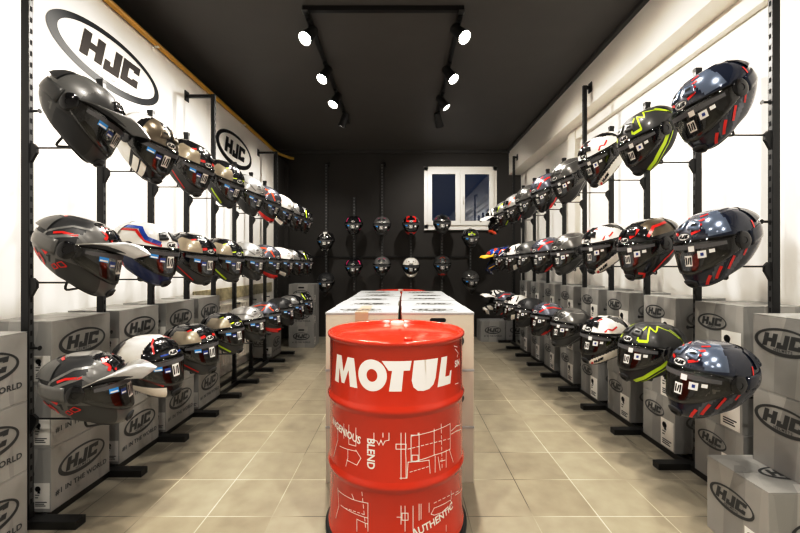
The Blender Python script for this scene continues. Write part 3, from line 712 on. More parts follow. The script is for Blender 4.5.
DES = {
 'adv_dark': D(r_adv, [CH, CH2, KM, KM], [(GR, .008, [(24, .80), (20, .87), (28, .90)])], vent=K, spoiler=KM, peak=(CH2, KM)),
 'adv_red': D(r_adv, [PM('ash', (.15, .15, .145), .34, .2), KM, CH, K], [(RD, .013, [(122, .56), (118, .46), (108, .38)]), (RD, .011, [(136, .38), (128, .30), (128, .22)]), (RD, .011, [(124, .34), (116, .26), (116, .18)]),
      (RD, .009, [(80, .69), (98, .69), (108, .66)]), (RD, .012, [(38, .72), (30, .77), (38, .82), (32, .88)]), (RD, .010, [(24, .71), (17, .77), (25, .82), (19, .88)]), (GR, .012, [(66, .62), (80, .70), (112, .60), (122, .42)]), (RD, .010, [(150, .93), (120, .90)]), (GR, .010, [(60, .80), (90, .79), (118, .66), (126, .50)]), (RD, .005, [(84, .30), (90, .34), (94, .30), (90, .26), (84, .30)]), (RD, .005, [(92, .24), (97, .28), (101, .24), (97, .20), (92, .24)])], vent=K, spoiler=CH2, peak=(SV, GR)),
 'l2_top': D(r_l2t, [WH, K, GD], [], vent=GD, spoiler=WH),
 'l2_mid': D(lambda a, t, x, y, z, p: (1 if t < .50 and not (a > 96 and a < 118) else (2 if 96 < a < 118 and t < .5 else 0)), [WH, NV, RD],
      [(BL, .020, [(26, .68), (58, .72), (80, .86), (130, .80)]), (RD, .012, [(24, .655), (60, .68), (86, .80), (130, .73)])], vent=KM, spoiler=WH),
 'l2_low': D(lambda a, t, x, y, z, p: (0 if (t > .56 and x < .055 and z > .0) else (0 if (a > 30 and t < .24 and t > .05) else 1)), [WH, K, RD],
      [(RD, .008, [(42, .70), (42, .84), (30, .93)]), (RD, .008, [(34, .26), (64, .36), (92, .44)]), (BL, .008, [(10, .665), (30, .66)])], vent=K, spoiler=K),
 'beige_red': D(r_crown, [K, BG, CH], [(RD, .010, [(46, .86), (62, .83)]), (RD, .009, [(46, .12), (74, .22), (86, .27)]), (RD, .016, [(12, .72), (26, .70)]), (RD, .006, [(90, .62), (96, .45)])], vent=K, spoiler=K, chinvent=CH),
 'beige_yel': D(r_crown, [K, BG, CH], [(NY, .009, [(46, .86), (62, .83)]), (NY, .014, [(40, .11), (70, .21), (82, .26)]), (NY, .008, [(12, .72), (26, .70)])], vent=K, spoiler=K, chinvent=CH),
 'silver': D(r_two, [SV, CH], [(GR, .010, [(30, .68), (60, .76), (110, .74)])], vent=SV, spoiler=SV, chinvent=CH),
 'grey_or': D(lambda a, t, x, y, z, p: 1 if (t < .20) else (2 if t < .40 else 0), [SL, RD, CH], [(OR, .014, [(22, .67), (44, .84), (80, .86), (130, .78)]), (OR, .010, [(60, .80), (72, .70), (90, .66)])], vent=SL, spoiler=SL, chinvent=RD),
 'white_l7': D(lambda a, t, x, y, z, p: 0 if (t > .5 or (a > 30 and t < .22) or a > 120) else 1, [WH, K], [], vent=WH, spoiler=WH),
 'matte': D(lambda *q: 0, [KM], [], vent=KM, spoiler=KM),
 'grey_crown': D(lambda a, t, x, y, z, p: 1 if (y < .045 and z > .03) or t < .35 else 0, [GR, K], [(SV, .008, [(30, .7), (60, .8), (110, .76)])], vent=K, spoiler=GR),
 'black_yel': D(lambda a, t, x, y, z, p: 1 if (a > 70 and t > .45) else 0, [K, SV], [(NY, .014, [(40, .66), (52, .80), (60, .92)]), (WH, .012, [(24, .68), (30, .85)])], vent=K, spoiler=SV),
 'navy_red': D(r_r1, [NB, SL, SG], [(RD, .011, [(14, .70), (30, .735)]), (RD, .010, [(16, .76), (32, .80)]), (RD, .010, [(18, .83), (36, .86)]), (RD, .009, [(22, .90), (44, .92)]),
      (RD, .012, [(32, .08), (42, .20)]), (RD, .012, [(50, .13), (58, .27)]), (RD, .011, [(68, .20), (75, .35)]), (RD, .010, [(88, .30), (93, .45)]), (RD, .008, [(108, .58), (111, .70)])], vent=SG, spoiler=NB),
 'neon': D(lambda a, t, x, y, z, p: 1 if (t < .60 or y < .03) else 0, [CH, KM], [(NY, .007, [(24, .67), (25, .80), (34, .90)]), (NY, .007, [(46, .68), (44, .90), (62, .82), (72, .92), (96, .84), (112, .72)]), (NY, .014, [(26, .672), (46, .68)]),
      (NY, .022, [(30, .09), (52, .15), (78, .30), (104, .56)]), (NY, .006, [(34, .03), (58, .09), (86, .24), (112, .56)]), (NY, .007, [(100, .86), (118, .70), (122, .62)])], vent=CH, spoiler=CH),
 'black_red': D(lambda a, t, x, y, z, p: 1 if (t > .66 and y > .05 and x < .06) else 0, [K, GD, RD], [(RD, .018, [(14, .71), (26, .74), (34, .82)]), (RD, .014, [(56, .67), (74, .80), (110, .82)]), (RD, .012, [(36, .05), (44, .14), (30, .18)]), (RD, .011, [(62, .10), (90, .26), (104, .36)])], vent=K, spoiler=K),
 'white_black': D(r_r3, [WH, K], [(RD, .009, [(50, .66), (58, .72), (70, .70), (84, .76)]), (RD, .014, [(16, .80), (24, .88), (34, .90)]), (RD, .012, [(20, .03), (30, .12)])], vent=K, spoiler=WH),
 'gunmetal': D(lambda a, t, x, y, z, p: 1 if t < .30 else 0, [MG, CH], [(SV, .004, [(24, .70), (50, .86), (110, .82)]), (SV, .004, [(30, .06), (64, .10), (100, .30)])], vent=MG, spoiler=MG, chinvent=CH),
 'slate_red': D(lambda a, t, x, y, z, p: 1 if t < .50 else (2 if False else 0), [SL, K], [(RD, .014, [(22, .68), (46, .80), (84, .82), (128, .74)]), (RD, .010, [(30, .88), (70, .93)]), (RD, .030, [(42, .05), (66, .14)]), (RD, .016, [(60, .08), (84, .22)])], vent=SL, spoiler=SL, chinvent=K),
 'graphite': D(lambda a, t, x, y, z, p: 1 if t < .45 else 0, [CH2, KM], [(GR, .004, [(24, .72), (60, .84), (110, .78)])], vent=CH, spoiler=CH2),
 'silver_red': D(lambda a, t, x, y, z, p: 1 if t < .45 else 0, [SV, K], [(OR, .010, [(26, .70), (50, .82), (90, .84)]), (RD, .010, [(50, .08), (86, .24)])], vent=K, spoiler=SV),
 'white_red': D(lambda a, t, x, y, z, p: 0 if (t > .6 and y > .03) or (a > 44 and t < .26) else 1, [WH, K], [(RD, .012, [(20, .75), (40, .86)]), (K, .012, [(60, .70), (74, .90)])], vent=K, spoiler=WH),
 'yel_grey': D(lambda a, t, x, y, z, p: 1 if t < .55 else 0, [GR, K], [(NY, .014, [(20, .70), (40, .84), (80, .88)]), (NY, .012, [(46, .10), (80, .26), (96, .36)])], vent=K, spoiler=GR),
 'blue_or': D(lambda a, t, x, y, z, p: 1 if t < .40 else 0, [NV, K], [(OR, .016, [(24, .70), (44, .84), (84, .82)]), (WH, .010, [(30, .64), (58, .72), (100, .70)]), (BL, .02, [(60, .9), (110, .85)])], vent=BL, spoiler=NV),
 'grey_red2': D(lambda a, t, x, y, z, p: 1 if t < .5 else 0, [SL, K], [(RD, .014, [(20, .70), (50, .86), (100, .86)]), (RD, .020, [(44, .06), (70, .16)])], vent=SL, spoiler=SL),
 'mx_white': D(lambda a, t, x, y, z, p: 1 if (t < .3 or (a % 40) < 12) else 0, [WH, K], [(OR, .018, [(-30, .16), (0, .14), (30, .16)])], peak=(WH, K), mx=True, vent=K, spoiler=WH, chinvent=OR),
 'mx_blue': D(lambda a, t, x, y, z, p: 1 if t < .3 else (2 if 60 < a < 100 and t > .6 else 0), [BL, NV, OR], [(YL, .016, [(40, .68), (80, .80), (120, .76)]), (YL, .012, [(20, .2), (60, .26)])], peak=(YL, BL), mx=True, vent=OR, spoiler=YL, chinvent=NV),
 'mx_skull': D(lambda a, t, x, y, z, p: 1 if ((a * .35 + t * 60) % 16) < 6 else 0, [WH, K], [], peak=(WH, K), mx=True, vent=K, spoiler=WH, chinvent=WH),
 'pink': D(lambda a, t, x, y, z, p: 0, [K], [(PK, .026, [(52, .64), (54, .74), (50, .84)]), (PK, .014, [(50, .28), (70, .33)])], vent=K, spoiler=K),
 'grey_pink': D(lambda a, t, x, y, z, p: 1 if t < .45 else 0, [GR, CH], [(PK, .014, [(40, .86), (20, .90)]), (SV, .02, [(24, .72), (30, .88)]), (PK, .012, [(50, .30), (66, .32)])], vent=CH, spoiler=GR),
 'red_white': D(lambda a, t, x, y, z, p: 1 if (t > .64 and .02 < y < .075) else (2 if a > 70 and t > .3 and t < .7 else (1 if t < .2 else 0)), [K, RD, WH], [], vent=K, spoiler=RD),
 'white_plain': D(lambda a, t, x, y, z, p: 0 if t > .10 or a < 50 else 1, [WH, GR], [(SV, .006, [(30, .72), (50, .88)])], vent=WH, spoiler=WH, chinvent=WH),
 'magenta': D(lambda a, t, x, y, z, p: 1 if (y < .03 and z > .03) else 0, [CH, K], [(PK, .018, [(38, .04), (60, .12)]), (PK, .010, [(48, .80), (66, .70)])], vent=K, spoiler=CH),
 'black_or': D(lambda a, t, x, y, z, p: 1 if t < .12 else 0, [CH, RD], [(OR, .014, [(16, .72), (22, .86), (0, .95)]), (OR, .014, [(-16, .72), (-22, .86), (0, .95)])], vent=CH, spoiler=CH, chinvent=RD),
 'neon_front': D(lambda a, t, x, y, z, p: 1 if (y < .055 and .055 < z < .105 and x > 0) else 0, [K, NY], [(GR, .01, [(54, .66), (56, .84)])], vent=CH, spoiler=K),
 'graphite_plain': D(lambda *q: 0, [MG], [], vent=MG, spoiler=MG),
 'front_white': D(lambda a, t, x, y, z, p: 1 if (y < .03 and z > .085) else 0, [K, WH], [(WH, .010, [(30, .86), (44, .72)]), (WH, .012, [(20, .06), (34, .16)])], vent=K, spoiler=K),
}
MXB = lambda p: .30 + .10 * (abs(p) / 80) ** 2
MXT = lambda p: .72 - .10 * (abs(p) / 80) ** 2

STK = {'L': [(-46, -30, .47, .525, M['stb'], 'stripe'), (-27, -15, .43, .49, M['std'], 'stripe'), (-11, 4, .36, .52, M['stw'], 'bars')],
       'R': [(10, 20, .50, .56, M['stw'], None), (24, 37, .42, .50, M['stw'], 'dot'), (2, 15, .34, .46, M['stw'], 'bars'), (41, 49, .46, .50, M['stw'], None)],
       'B': [(-40, -22, .46, .52, M['stb'], None), (-12, 8, .38, .50, M['stw'], 'bars'), (20, 34, .42, .49, M['stw'], None)]}
def helmet(design, loc, rot, side, label, group, scale=1.0):
    d = DES[design]; mx = d['mx']; chin = .045 if mx else 0.0
    root = empty('motorcycle_helmet', loc, rot); root.scale = (scale * XS, scale, scale)
    tag(root, label, 'helmet', group)
    tb, tt = (MXB, MXT) if mx else (vis_b, vis_t)
    link('shell', cached(('shell', design), lambda: shell_mesh('shell', d['rule'], d['paints'], chin=chin, tb=tb, tt=tt)), root)
    link('liner', cached(('liner', mx), lambda: liner_mesh(tb, tt, chin=chin)), root)
    link('eye_port_gasket', cached(('gasket', mx), lambda: gasket_mesh(tb, tt, chin=chin)), root)
    link('neck_trim', cached(('trim', mx), lambda: trim_mesh(chin)), root)
    if d['lines']:
        def lines():
            bm = bmesh.new(); ms = []
            for m_, w, pts in d['lines']:
                if m_ not in ms: ms.append(m_)
                for s in (1, -1): strip_line(bm, [(p * s, t) for p, t in pts], w, mi=ms.index(m_), chin=chin)
            return bm_mesh(bm, 'stripe_print', ms)
        link('stripe_print', cached(('lines', design), lines), root)
    if not mx:
        v = link('visor', cached(('visor', d['dark']), lambda: visor_mesh(M['dark_visor'] if d['dark'] else M['visor'])), root)
        link('visor_film', cached('film', film_mesh), v)
        for k, s in enumerate(STK[side]): link('visor_sticker', cached(('stk', side, k), lambda: sticker_mesh(*s)), v)
        for s in (1, -1): link('visor_pivot', cached(('pivot', s), lambda: pivot_mesh(s)), root)
        link('chin_vent', cached(('cv', d['chinvent'].name), lambda: vent_mesh('chin_vent', -17, 17, lambda p: .07 + .04 * (p / 17) ** 2, lambda p: .185 - .03 * (p / 17) ** 2, .0075, d['chinvent'], (-9, 9, .105, .14))), root)
        if design == 'white_black':
            for sg in (1, -1):
                def side_logo(sg=sg):
                    bm = bmesh.new(); on_shell_text(bm, lambda b: hjc(b, 0, 0, .017, 0, 0, wide=1.2), sg * 46, .155, .0024, tilt=sg * R(24)); return bm_mesh(bm, 'side_logo', [M['ink']])
                link('side_logo', cached(('side_logo', sg), side_logo), root)
        if d['logo'] and not d['peak']: link('brow_logo', cached('brow_logo', brow_logo_mesh), root)
    else:
        link('mouth_guard', cached(('mg', d['chinvent'].name), lambda: vent_mesh('mouth_guard', -22, 22, lambda p: .02 + .04 * (p / 22) ** 2, lambda p: .22 - .05 * (p / 22) ** 2, .05, d['chinvent'], (-11, 11, .08, .15))), root)
    for s in (1, -1):
        link('crown_vent', cached(('vent', s, d['vent'].name), lambda: vent_mesh('crown_vent', s * 17 - 12, s * 17 + 12, lambda p: .76 - .0012 * abs(p), lambda p: .875 - .0016 * abs(p), .006, d['vent'], (s * 17 - 6, s * 17 + 6, .785, .81))), root)
    for s in (1, -1):
        link('side_panel', cached(('side', s, d['paints'][0].name), lambda: vent_mesh('side_panel', min(s * 98, s * 158), max(s * 98, s * 158), lambda p: .40 + .0012 * (abs(p) - 98), lambda p: .66 - .0010 * (158 - abs(p)), .0035, d['paints'][0])), root)
    link('rear_spoiler', cached(('spoiler', d['spoiler'].name), lambda: spoiler_mesh(d['spoiler'])), root)
    if d['peak']:
        pk = d['peak']
        link('peak', cached(('peak', pk[0].name, pk[1].name, mx), lambda: peak_mesh(pk[0], pk[1], .268 if not mx else .265, .050 if not mx else .075, .062 if not mx else .075)), root)
    return root

# ---- left and right racks with their three rows of helmets
LP = [1.69 + .415 * k for k in range(9)]; RP = [1.727 + .45 * k for k in range(10)]
ROWP = (R(31), R(16), R(1))
ordn = ['nearest', 'second', 'third', 'fourth', 'fifth', 'sixth', 'seventh', 'eighth', 'ninth']
rown = ['top', 'middle', 'bottom']
LD = [('adv_dark', 'adv_red', 'adv_red'), ('l2_top', 'l2_mid', 'l2_low'), ('beige_red',) * 3, ('beige_yel',) * 3, ('silver',) * 3, ('grey_or',) * 3, ('white_l7', 'white_l7', 'matte'), ('grey_crown',) * 3, ('black_yel',) * 3]
RDs = [('navy_red',) * 3, ('neon', 'black_red', 'neon'), ('white_black',) * 3, ('gunmetal',) * 3, ('slate_red',) * 3, ('gunmetal', 'graphite', 'matte'), ('silver_red', 'white_red', 'white_red'), ('yel_grey', 'blue_or', 'grey_red2'), ('mx_white', 'mx_blue', 'mx_skull')]
TXT = {'adv_dark': 'matte charcoal adventure helmet with peak', 'adv_red': 'grey and red adventure helmet with silver peak', 'l2_top': 'white, black and bronze full-face helmet', 'l2_mid': 'white helmet with blue and red stripes, navy chin',
 'l2_low': 'white and black helmet with thin red lines', 'beige_red': 'black and beige helmet with red dashes', 'beige_yel': 'black and beige helmet with yellow dashes', 'silver': 'silver helmet with dark chin', 'grey_or': 'grey helmet with orange line and red chin',
 'white_l7': 'white helmet with black visor surround', 'matte': 'plain matte black helmet', 'grey_crown': 'grey helmet with black crown', 'black_yel': 'black and silver helmet with yellow stroke', 'navy_red': 'glossy blue-black helmet with red slashes',
 'neon': 'charcoal helmet with neon yellow lines', 'black_red': 'black helmet with red lines', 'white_black': 'white, black and red helmet', 'gunmetal': 'gunmetal grey helmet', 'slate_red': 'slate helmet with red crown line and red chin',
 'graphite': 'graphite helmet with black chin', 'silver_red': 'silver helmet with orange line', 'white_red': 'white helmet with red and black patches', 'yel_grey': 'grey helmet with neon yellow bands', 'blue_or': 'navy helmet with orange and white bands',
 'grey_red2': 'slate helmet with wide red band', 'mx_white': 'white motocross helmet with orange chin', 'mx_blue': 'blue and yellow motocross helmet', 'mx_skull': 'black and white motocross helmet'}
# helmet centres measured on the near ones, then regular
LH = [[(82, 117), (146, 146), (189, 166)], [(80, 254), (147, 252), (192, 257)], [(89, 388), (150, 365), (192, 348)]]
RH = [[(714, 105), (648, 139), (602, 158)], [(716, 245), (648, 247), (605, 247)], [(710, 378), (650, 351), (605, 339)]]
def arm_path(c, rot, scale, y, z, side, px):
    Rm = Euler(rot).to_matrix()
    p2 = c + Rm @ Vector((-.012, 0, -.15)) * scale; p3 = c + Rm @ Vector((.004, 0, .012)) * scale
    xe = p2.x + (-side * .03)
    return [Vector((xe, y, z)), p2, p3]
for side, posts, DD, HH, Hrow, xh, armz, nm in ((1, LP, LD, LH, (.595, .055, -.465), -1.27, (.53, -.072, -.68), 'left'), (-1, RP, RDs, RH, (.650, .105, -.450), 1.245, (.60, .0, -.60), 'right')):
    arms = {}
    for i in range(9):
        arms[i] = []
        for r in range(3):
            Yh = posts[i] - .26
            if i < 3: X, Z = px2x(HH[r][i][0], Yh), py2z(HH[r][i][1], Yh)
            else: X, Z = side * -abs(xh), CAMZ + Hrow[r]
            yd = (-20 if side > 0 else 0, 5, 10, 13)[min(i, 3)]
            yaw = R(-yd) if side > 0 else R(180 + yd)
            des = DD[i][r]
            rot = (0, ROWP[r], yaw); c = Vector((X, Yh, Z)); s = (1.0 if i else (1.02 if side < 0 and r == 2 else .98)) * (1.04 if r == 2 and 0 < i < 3 else 1)
            where = {0: 'nearest the camera', 8: 'farthest'}.get(i, ordn[i] + ' from the camera')
            lab = f'{TXT[des]}, {rown[r]} row of {nm} rack, {ordn[i]} along'
            w = lab.split()
            helmet(des, c, rot, 'L' if side > 0 else 'R', lab, f'helmets on the {nm} rack', s)
            arms[i].append((CAMZ + armz[r], arm_path(c, rot, s, posts[i], CAMZ + armz[r], side, 0), CAMZ + Hrow[r] + .10))
    if side > 0: rack(1, posts, (0, 4, 8), -1.68, XL, CAMZ + 1.524, 2.18, arms, 'black steel helmet rack with slotted posts along the left wall')
    else: rack(-1, posts, (0, 4, 9), 1.695, 1.75, CAMZ + 1.685, 2.28, arms, 'black steel helmet rack with slotted posts along the right wall')

# ---- back wall: six short columns of hooks with two helmets each
BW = [(326, ((241, 'front_white'), (282, 'matte')), 164), (354, ((225, 'pink'), (267, 'pink')), 197), (382, ((226, 'grey_pink'), (266, 'grey_pink')), 164), (411, ((225, 'red_white'), (267, 'white_plain')), 218), (442, ((224, 'magenta'), (265, 'black_or')), 214), (470.5, ((238, 'neon_front'), (280, 'graphite_plain')), 228)]
BT = {'front_white': 'black helmet with white crown marks', 'matte': 'matte black helmet', 'pink': 'black helmet with pink side bands', 'grey_pink': 'grey helmet with small pink marks', 'red_white': 'red and black helmet with white sides',
      'white_plain': 'white helmet', 'magenta': 'dark helmet with magenta chin', 'black_or': 'dark helmet with orange loop on crown', 'neon_front': 'black helmet with neon yellow forehead', 'graphite_plain': 'plain gunmetal helmet'}
cn = ['first', 'second', 'third', 'fourth', 'fifth', 'sixth']
rootb = empty('wall_rack', (0, YB, 0)); tag(rootb, 'black slotted wall rails with hooks and a long crossbar on back wall', 'display rack')
bm = bmesh.new(); box(bm, px2x(285, YB), px2x(472, YB), -.035, -.012, py2z(257, YB) - .012, py2z(257, YB) + .012, .002); link('crossbar', bm_mesh(bm, 'crossbar', [M['steel']]), rootb)
for i, (px, hs, ytop) in enumerate(BW):
    zt = py2z(ytop, 6.2); xw = px2x(px, 5.92)
    xp = px2x(px, 6.2)
    bm = bmesh.new(); box(bm, -.02, .02, -.03, -.001, 0, zt - .75, .002)
    z = .02
    while z < zt - .77:
        vs = [bm.verts.new(q) for q in ((-.006, -.0306, z), (.006, -.0306, z), (.006, -.0306, z + .022), (-.006, -.0306, z + .022))]
        f = bm.faces.new(vs); f.material_index = 1; z += .05
    p = link('wall_rail', bm_mesh(bm, 'wall_rail', [M['strip'], M['metal']]), rootb, loc=(xp, -.012 if i else -.012, .75))
    if ytop == 164:
        bm = bmesh.new(); box(bm, -.02, .05, -.03, .011, zt - .75, zt - .73, .002); box(bm, .02, .06, .0, .0115, zt - .80, zt - .71, .002); link('wall_arm', bm_mesh(bm, 'wall_arm', [M['steel']]), p)
    for k, (py, des) in enumerate(hs):
        Yh = 5.92; c = Vector((px2x(px, Yh), Yh, py2z(py, Yh))); rot = (0, R(12), R(-90 + math.degrees(math.atan2(-c.x, -Yh)) * 0)); s = 1.02
        helmet(des, c, rot, 'B', f'{BT[des]} on back wall, {("upper", "lower")[k]} row, {cn[i]} column from left', 'helmets on the back wall', s)
        Rm = Euler(rot).to_matrix()
        pts = [Vector((xp, YB - .03, c.z - .24)), Vector((xp, c.y + .12, c.z - .24)), c + Rm @ Vector((0, 0, -.215)) * s, c + Rm @ Vector((-.012, 0, -.03)) * s]
        O = Vector((xp, YB - .012, .75))
        bm = bmesh.new(); tube(bm, [q - O for q in round_path(pts, .03, 4)], .0045, 8); link('support_arm', bm_mesh(bm, 'support_arm', [M['steel']], True, 50), p)
        bm = bmesh.new(); bmesh.ops.create_uvsphere(bm, u_segments=12, v_segments=8, radius=.018); link('arm_knob', bm_mesh(bm, 'arm_knob', [M['rubber']], True), p, loc=pts[-1] - O)

# ------------------------------------------------------------------ cartons
lev = ['lowest', 'middle', 'topmost']
def stack(x_face, y0, side, n, dim, where, group, jit=0, base=.0372):
    for k in range(n):
        j = (random.random() - .5) * jit; jx = random.random() * jit * .6
        dx, dy, dz = dim
        x = x_face + side * -1 * (dx / 2 + jx)
        if side > 0: pr = [(P_LOGO, '+X', 0, .025, 1.1), (P_LAB, '-Y', .105, -.07, .9), (P_FAINT, '-Y', -.02, .03, .75)]
        else: pr = [(P_PLAIN, '-X', -.035, .055, .74), (P_LAB, '-X', .084, -.062, 1.32), (P_FAINT, '-Y', .02, .03, .85)]
        carton(x, y0 + dy / 2 + j, base + k * (dz + .0008), dim, f'grey helmet carton, {lev[k] if n == 3 else ("lower", "upper")[k]} of the stack {where}', group, pr)
LDIM = (.295, .345, .290); RDIM = (.30, .30, .310); FDIM = (.295, .345, .294); BASE = .0372
gl, gr_ = 'cartons along the left rack', 'cartons along the right rack'
stack(-1.60, 1.265, 1, 3, FDIM, 'in front of the nearest left post', gl, .0, 0)
for i, wh in enumerate(('between first and second left posts', 'between second and third left posts', 'between third and fourth left posts', 'between fourth and fifth left posts')):
    stack(-1.605, LP[i] + .042, 1, 3, LDIM, wh, gl, .012)
stack(-1.605, LP[7] + .042, 1, 2, LDIM, 'between the last two left posts', gl, .01)
# stack facing the camera in the far left corner
for k in range(3):
    carton(-1.455, 5.57, k * .303, (.36, .33, .302), f'grey helmet carton facing the room, {lev[k]} of the far left corner stack', gl, [(P_LOGO, '-Y', 0, .01, .95), (P_LAB, '+X', -.1, -.06, .8)], slot=.05)
# right
for k in range(2):
    carton(1.533 + .15, 1.505, .3188 * (k + 1), (.30, .30, .318), f'grey helmet carton, {("lower", "upper")[k]} of the pair on the pulled-out carton at right', gr_, [(P_PLAIN, '-X', -.02, .055, .98), (P_LAB, '-X', .098, -.075, 1.05), (P_FAINT, '-Y', .02, 0, .95)])
carton(1.36 + .15, 1.548, 0, (.30, .285, .318), 'grey helmet carton pulled out into the aisle at lower right', gr_, [(P_PLAIN, '-X', -.02, .03, .85), (P_PLAIN, '-Y', .05, .0, .95), (P_LAB, '-X', .085, -.09, .95), (P_PLAIN, '+Z', .05, -.01, .85)], tape=None)
for i in range(8):
    stack(1.625, RP[i] + .085, -1, 3, RDIM, f'between {ordn[i].replace("nearest", "first")} and {ordn[i + 1]} right posts', gr_, .012)
for k, (x, lb) in enumerate(((px2x(494, 5.75), 'grey helmet carton alone on floor under back wall, clear of right rack'), (px2x(519.5, 5.75), 'grey helmet carton on floor in far right corner behind rack posts'))):
    carton(x, 5.98, 0, (.375, .32, .318), lb, gr_, [(P_LOGO, '-Y', 0, .02, 1.0)])

# island of cream cartons
IW, ID, IH = .398, .345, .3045
for c in range(2):
    for r in range(5):
        for k in range(3):
            jx = 0 if r == 0 else (random.random() - .5) * .016; dz = (0 if r == 0 or k < 2 else random.choice((0, .004, .010)))
            x = -.017 + (-1 if c == 0 else 1) * (IW / 2 + .005) + jx; y = 2.025 + r * (ID + .006) + ID / 2
            col = ('left', 'right')[c]
            if r == 0: lab = f'cream carton at front of central island, {lev[k]} layer, {col} column'; gp = 'front cartons of the island'
            elif k == 2: lab = f'cream carton with white lid, top of island, {col} column, {ordn[r]} row back'; gp = 'top cartons of the island'
            else: lab = 'cream carton in the lower layers of the island behind its front row'; gp = 'inner cartons of the island'
            pr = []
            if r == 0: pr.append((P_PLAIN, '-Y', 0, .0, 1.12))
            if k == 2: pr += [(P_LID, '+Z', .02 * (1 if r % 2 else -1), -.05, .95)]
            carton(x, y, k * (IH + .0004), (IW - .012, ID, IH + (dz if k == 2 else 0)), lab, gp, pr, style='cream', slot=.042 if r == 0 and c == 1 else None, tape=M['tan'] if (r == 0 and c == 0) else None)

# ------------------------------------------------------------------ drums
RB = .2925
def drum(x, y, z0, label, art=None, plinth=None):
    root = empty('oil_drum', (x, y, z0)); tag(root, label, 'oil drum', None)
    H = .88 - z0
    def hoop(z, h=.0095, w=.024): return [(RB, z - w), (RB + h * .25, z - w * .7), (RB + h * .8, z - w * .3), (RB + h, z), (RB + h * .8, z + w * .3), (RB + h * .25, z + w * .7), (RB, z + w)]
    prof = [(0, .02), (RB - .01, .02), (RB - .004, .0), (RB + .006, .0), (RB + .008, .01), (RB + .004, .018), (RB, .024)] + hoop(.333 - z0) + hoop(.617 - z0) + [(RB, H - .026), (RB + .004, H - .02)]
    bm = bmesh.new(); lathe(bm, prof, 96); link('barrel', bm_mesh(bm, 'barrel', [M['red']], True, 60), root)
    bm = bmesh.new(); lathe(bm, [(RB + .003, H - .021), (RB + .009, H - .016), (RB + .010, H - .008), (RB + .006, H - .001), (RB - .001, H), (RB - .006, H - .004), (RB - .008, H - .018), (RB - .012, H - .022)], 96)
    link('top_rim', bm_mesh(bm, 'top_rim', [M['red']], True, 60), root)
    bm = bmesh.new(); lathe(bm, [(RB - .009, H - .021), (RB - .03, H - .021), (RB - .05, H - .016), (.06, H - .013), (0, H - .013)], 96); link('drum_lid', bm_mesh(bm, 'drum_lid', [M['red']], True, 60), root)
    bm = bmesh.new(); lathe(bm, [(.033, H - .016), (.033, H - .003), (.030, H + .001), (.018, H + .001), (.016, H - .003), (0, H - .003)], 28, cx=.0, cy=.225); link('bung_cap', bm_mesh(bm, 'bung_cap', [M['bung']], True, 40), root)
    bm = bmesh.new(); lathe(bm, [(.018, H - .016), (.018, H - .004), (.014, H - .001), (0, H - .001)], 20, cx=.05, cy=-.2); link('vent_cap', bm_mesh(bm, 'vent_cap', [M['red']], True, 40), root)
    if art: art(root, z0)
    return root
DX, DY = -.030, 1.70
def wrap(bm, z0, ang0=0.0, off=.0011):
    """bend flat artwork (x = arc length, y = height) round the barrel; x = 0 faces the camera"""
    bmesh.ops.triangulate(bm, faces=bm.faces[:])
    xs = [v.co.x for v in bm.verts]; x = math.floor(min(xs) / .02) * .02
    while x < max(xs):
        bmesh.ops.bisect_plane(bm, geom=bm.verts[:] + bm.edges[:] + bm.faces[:], plane_co=(x, 0, 0), plane_no=(1, 0, 0)); x += .02
    for v in bm.verts:
        a = v.co.x / RB + ang0; r = RB + off + v.co.z
        v.co = Vector((r * math.sin(a), -r * math.cos(a), v.co.y - z0))
def pix(px, py):
    """arc length and height of the barrel point seen at a photo pixel"""
    d = Vector(((px - 403) / 378, 1, (266.5 - py) / 378)); o = Vector((-DX, -DY, 0))
    a = d.x ** 2 + d.y ** 2; b = 2 * (o.x * d.x + o.y * d.y); c = o.x ** 2 + o.y ** 2 - RB ** 2
    q = b * b - 4 * a * c
    if q < 0: q = 0
    t = (-b - math.sqrt(q)) / (2 * a); X, Y = o.x + d.x * t, o.y + d.y * t
    return math.atan2(X, -Y) * RB, CAMZ + d.z * t
def seg(bm, pts, w, z=0, uv=True):
    P = [Vector(pix(*p)) if uv else Vector(p) for p in pts]
    for a, b in zip(P, P[1:]):
        d = (b - a);
        if d.length < 1e-6: continue
        d.normalize(); n = Vector((-d.y, d.x)) * w / 2; e = d * w / 2
        q = [a - n - e, b - n + e, b + n + e, a + n - e]
        bm.faces.new([bm.verts.new((v.x, v.y, z)) for v in q])
def dash(bm, a, b, w, n=7):
    for k in range(n):
        t0, t1 = k / n, (k + .55) / n
        seg(bm, [(a[0] + (b[0] - a[0]) * t0, a[1] + (b[1] - a[1]) * t0), (a[0] + (b[0] - a[0]) * t1, a[1] + (b[1] - a[1]) * t1)], w)
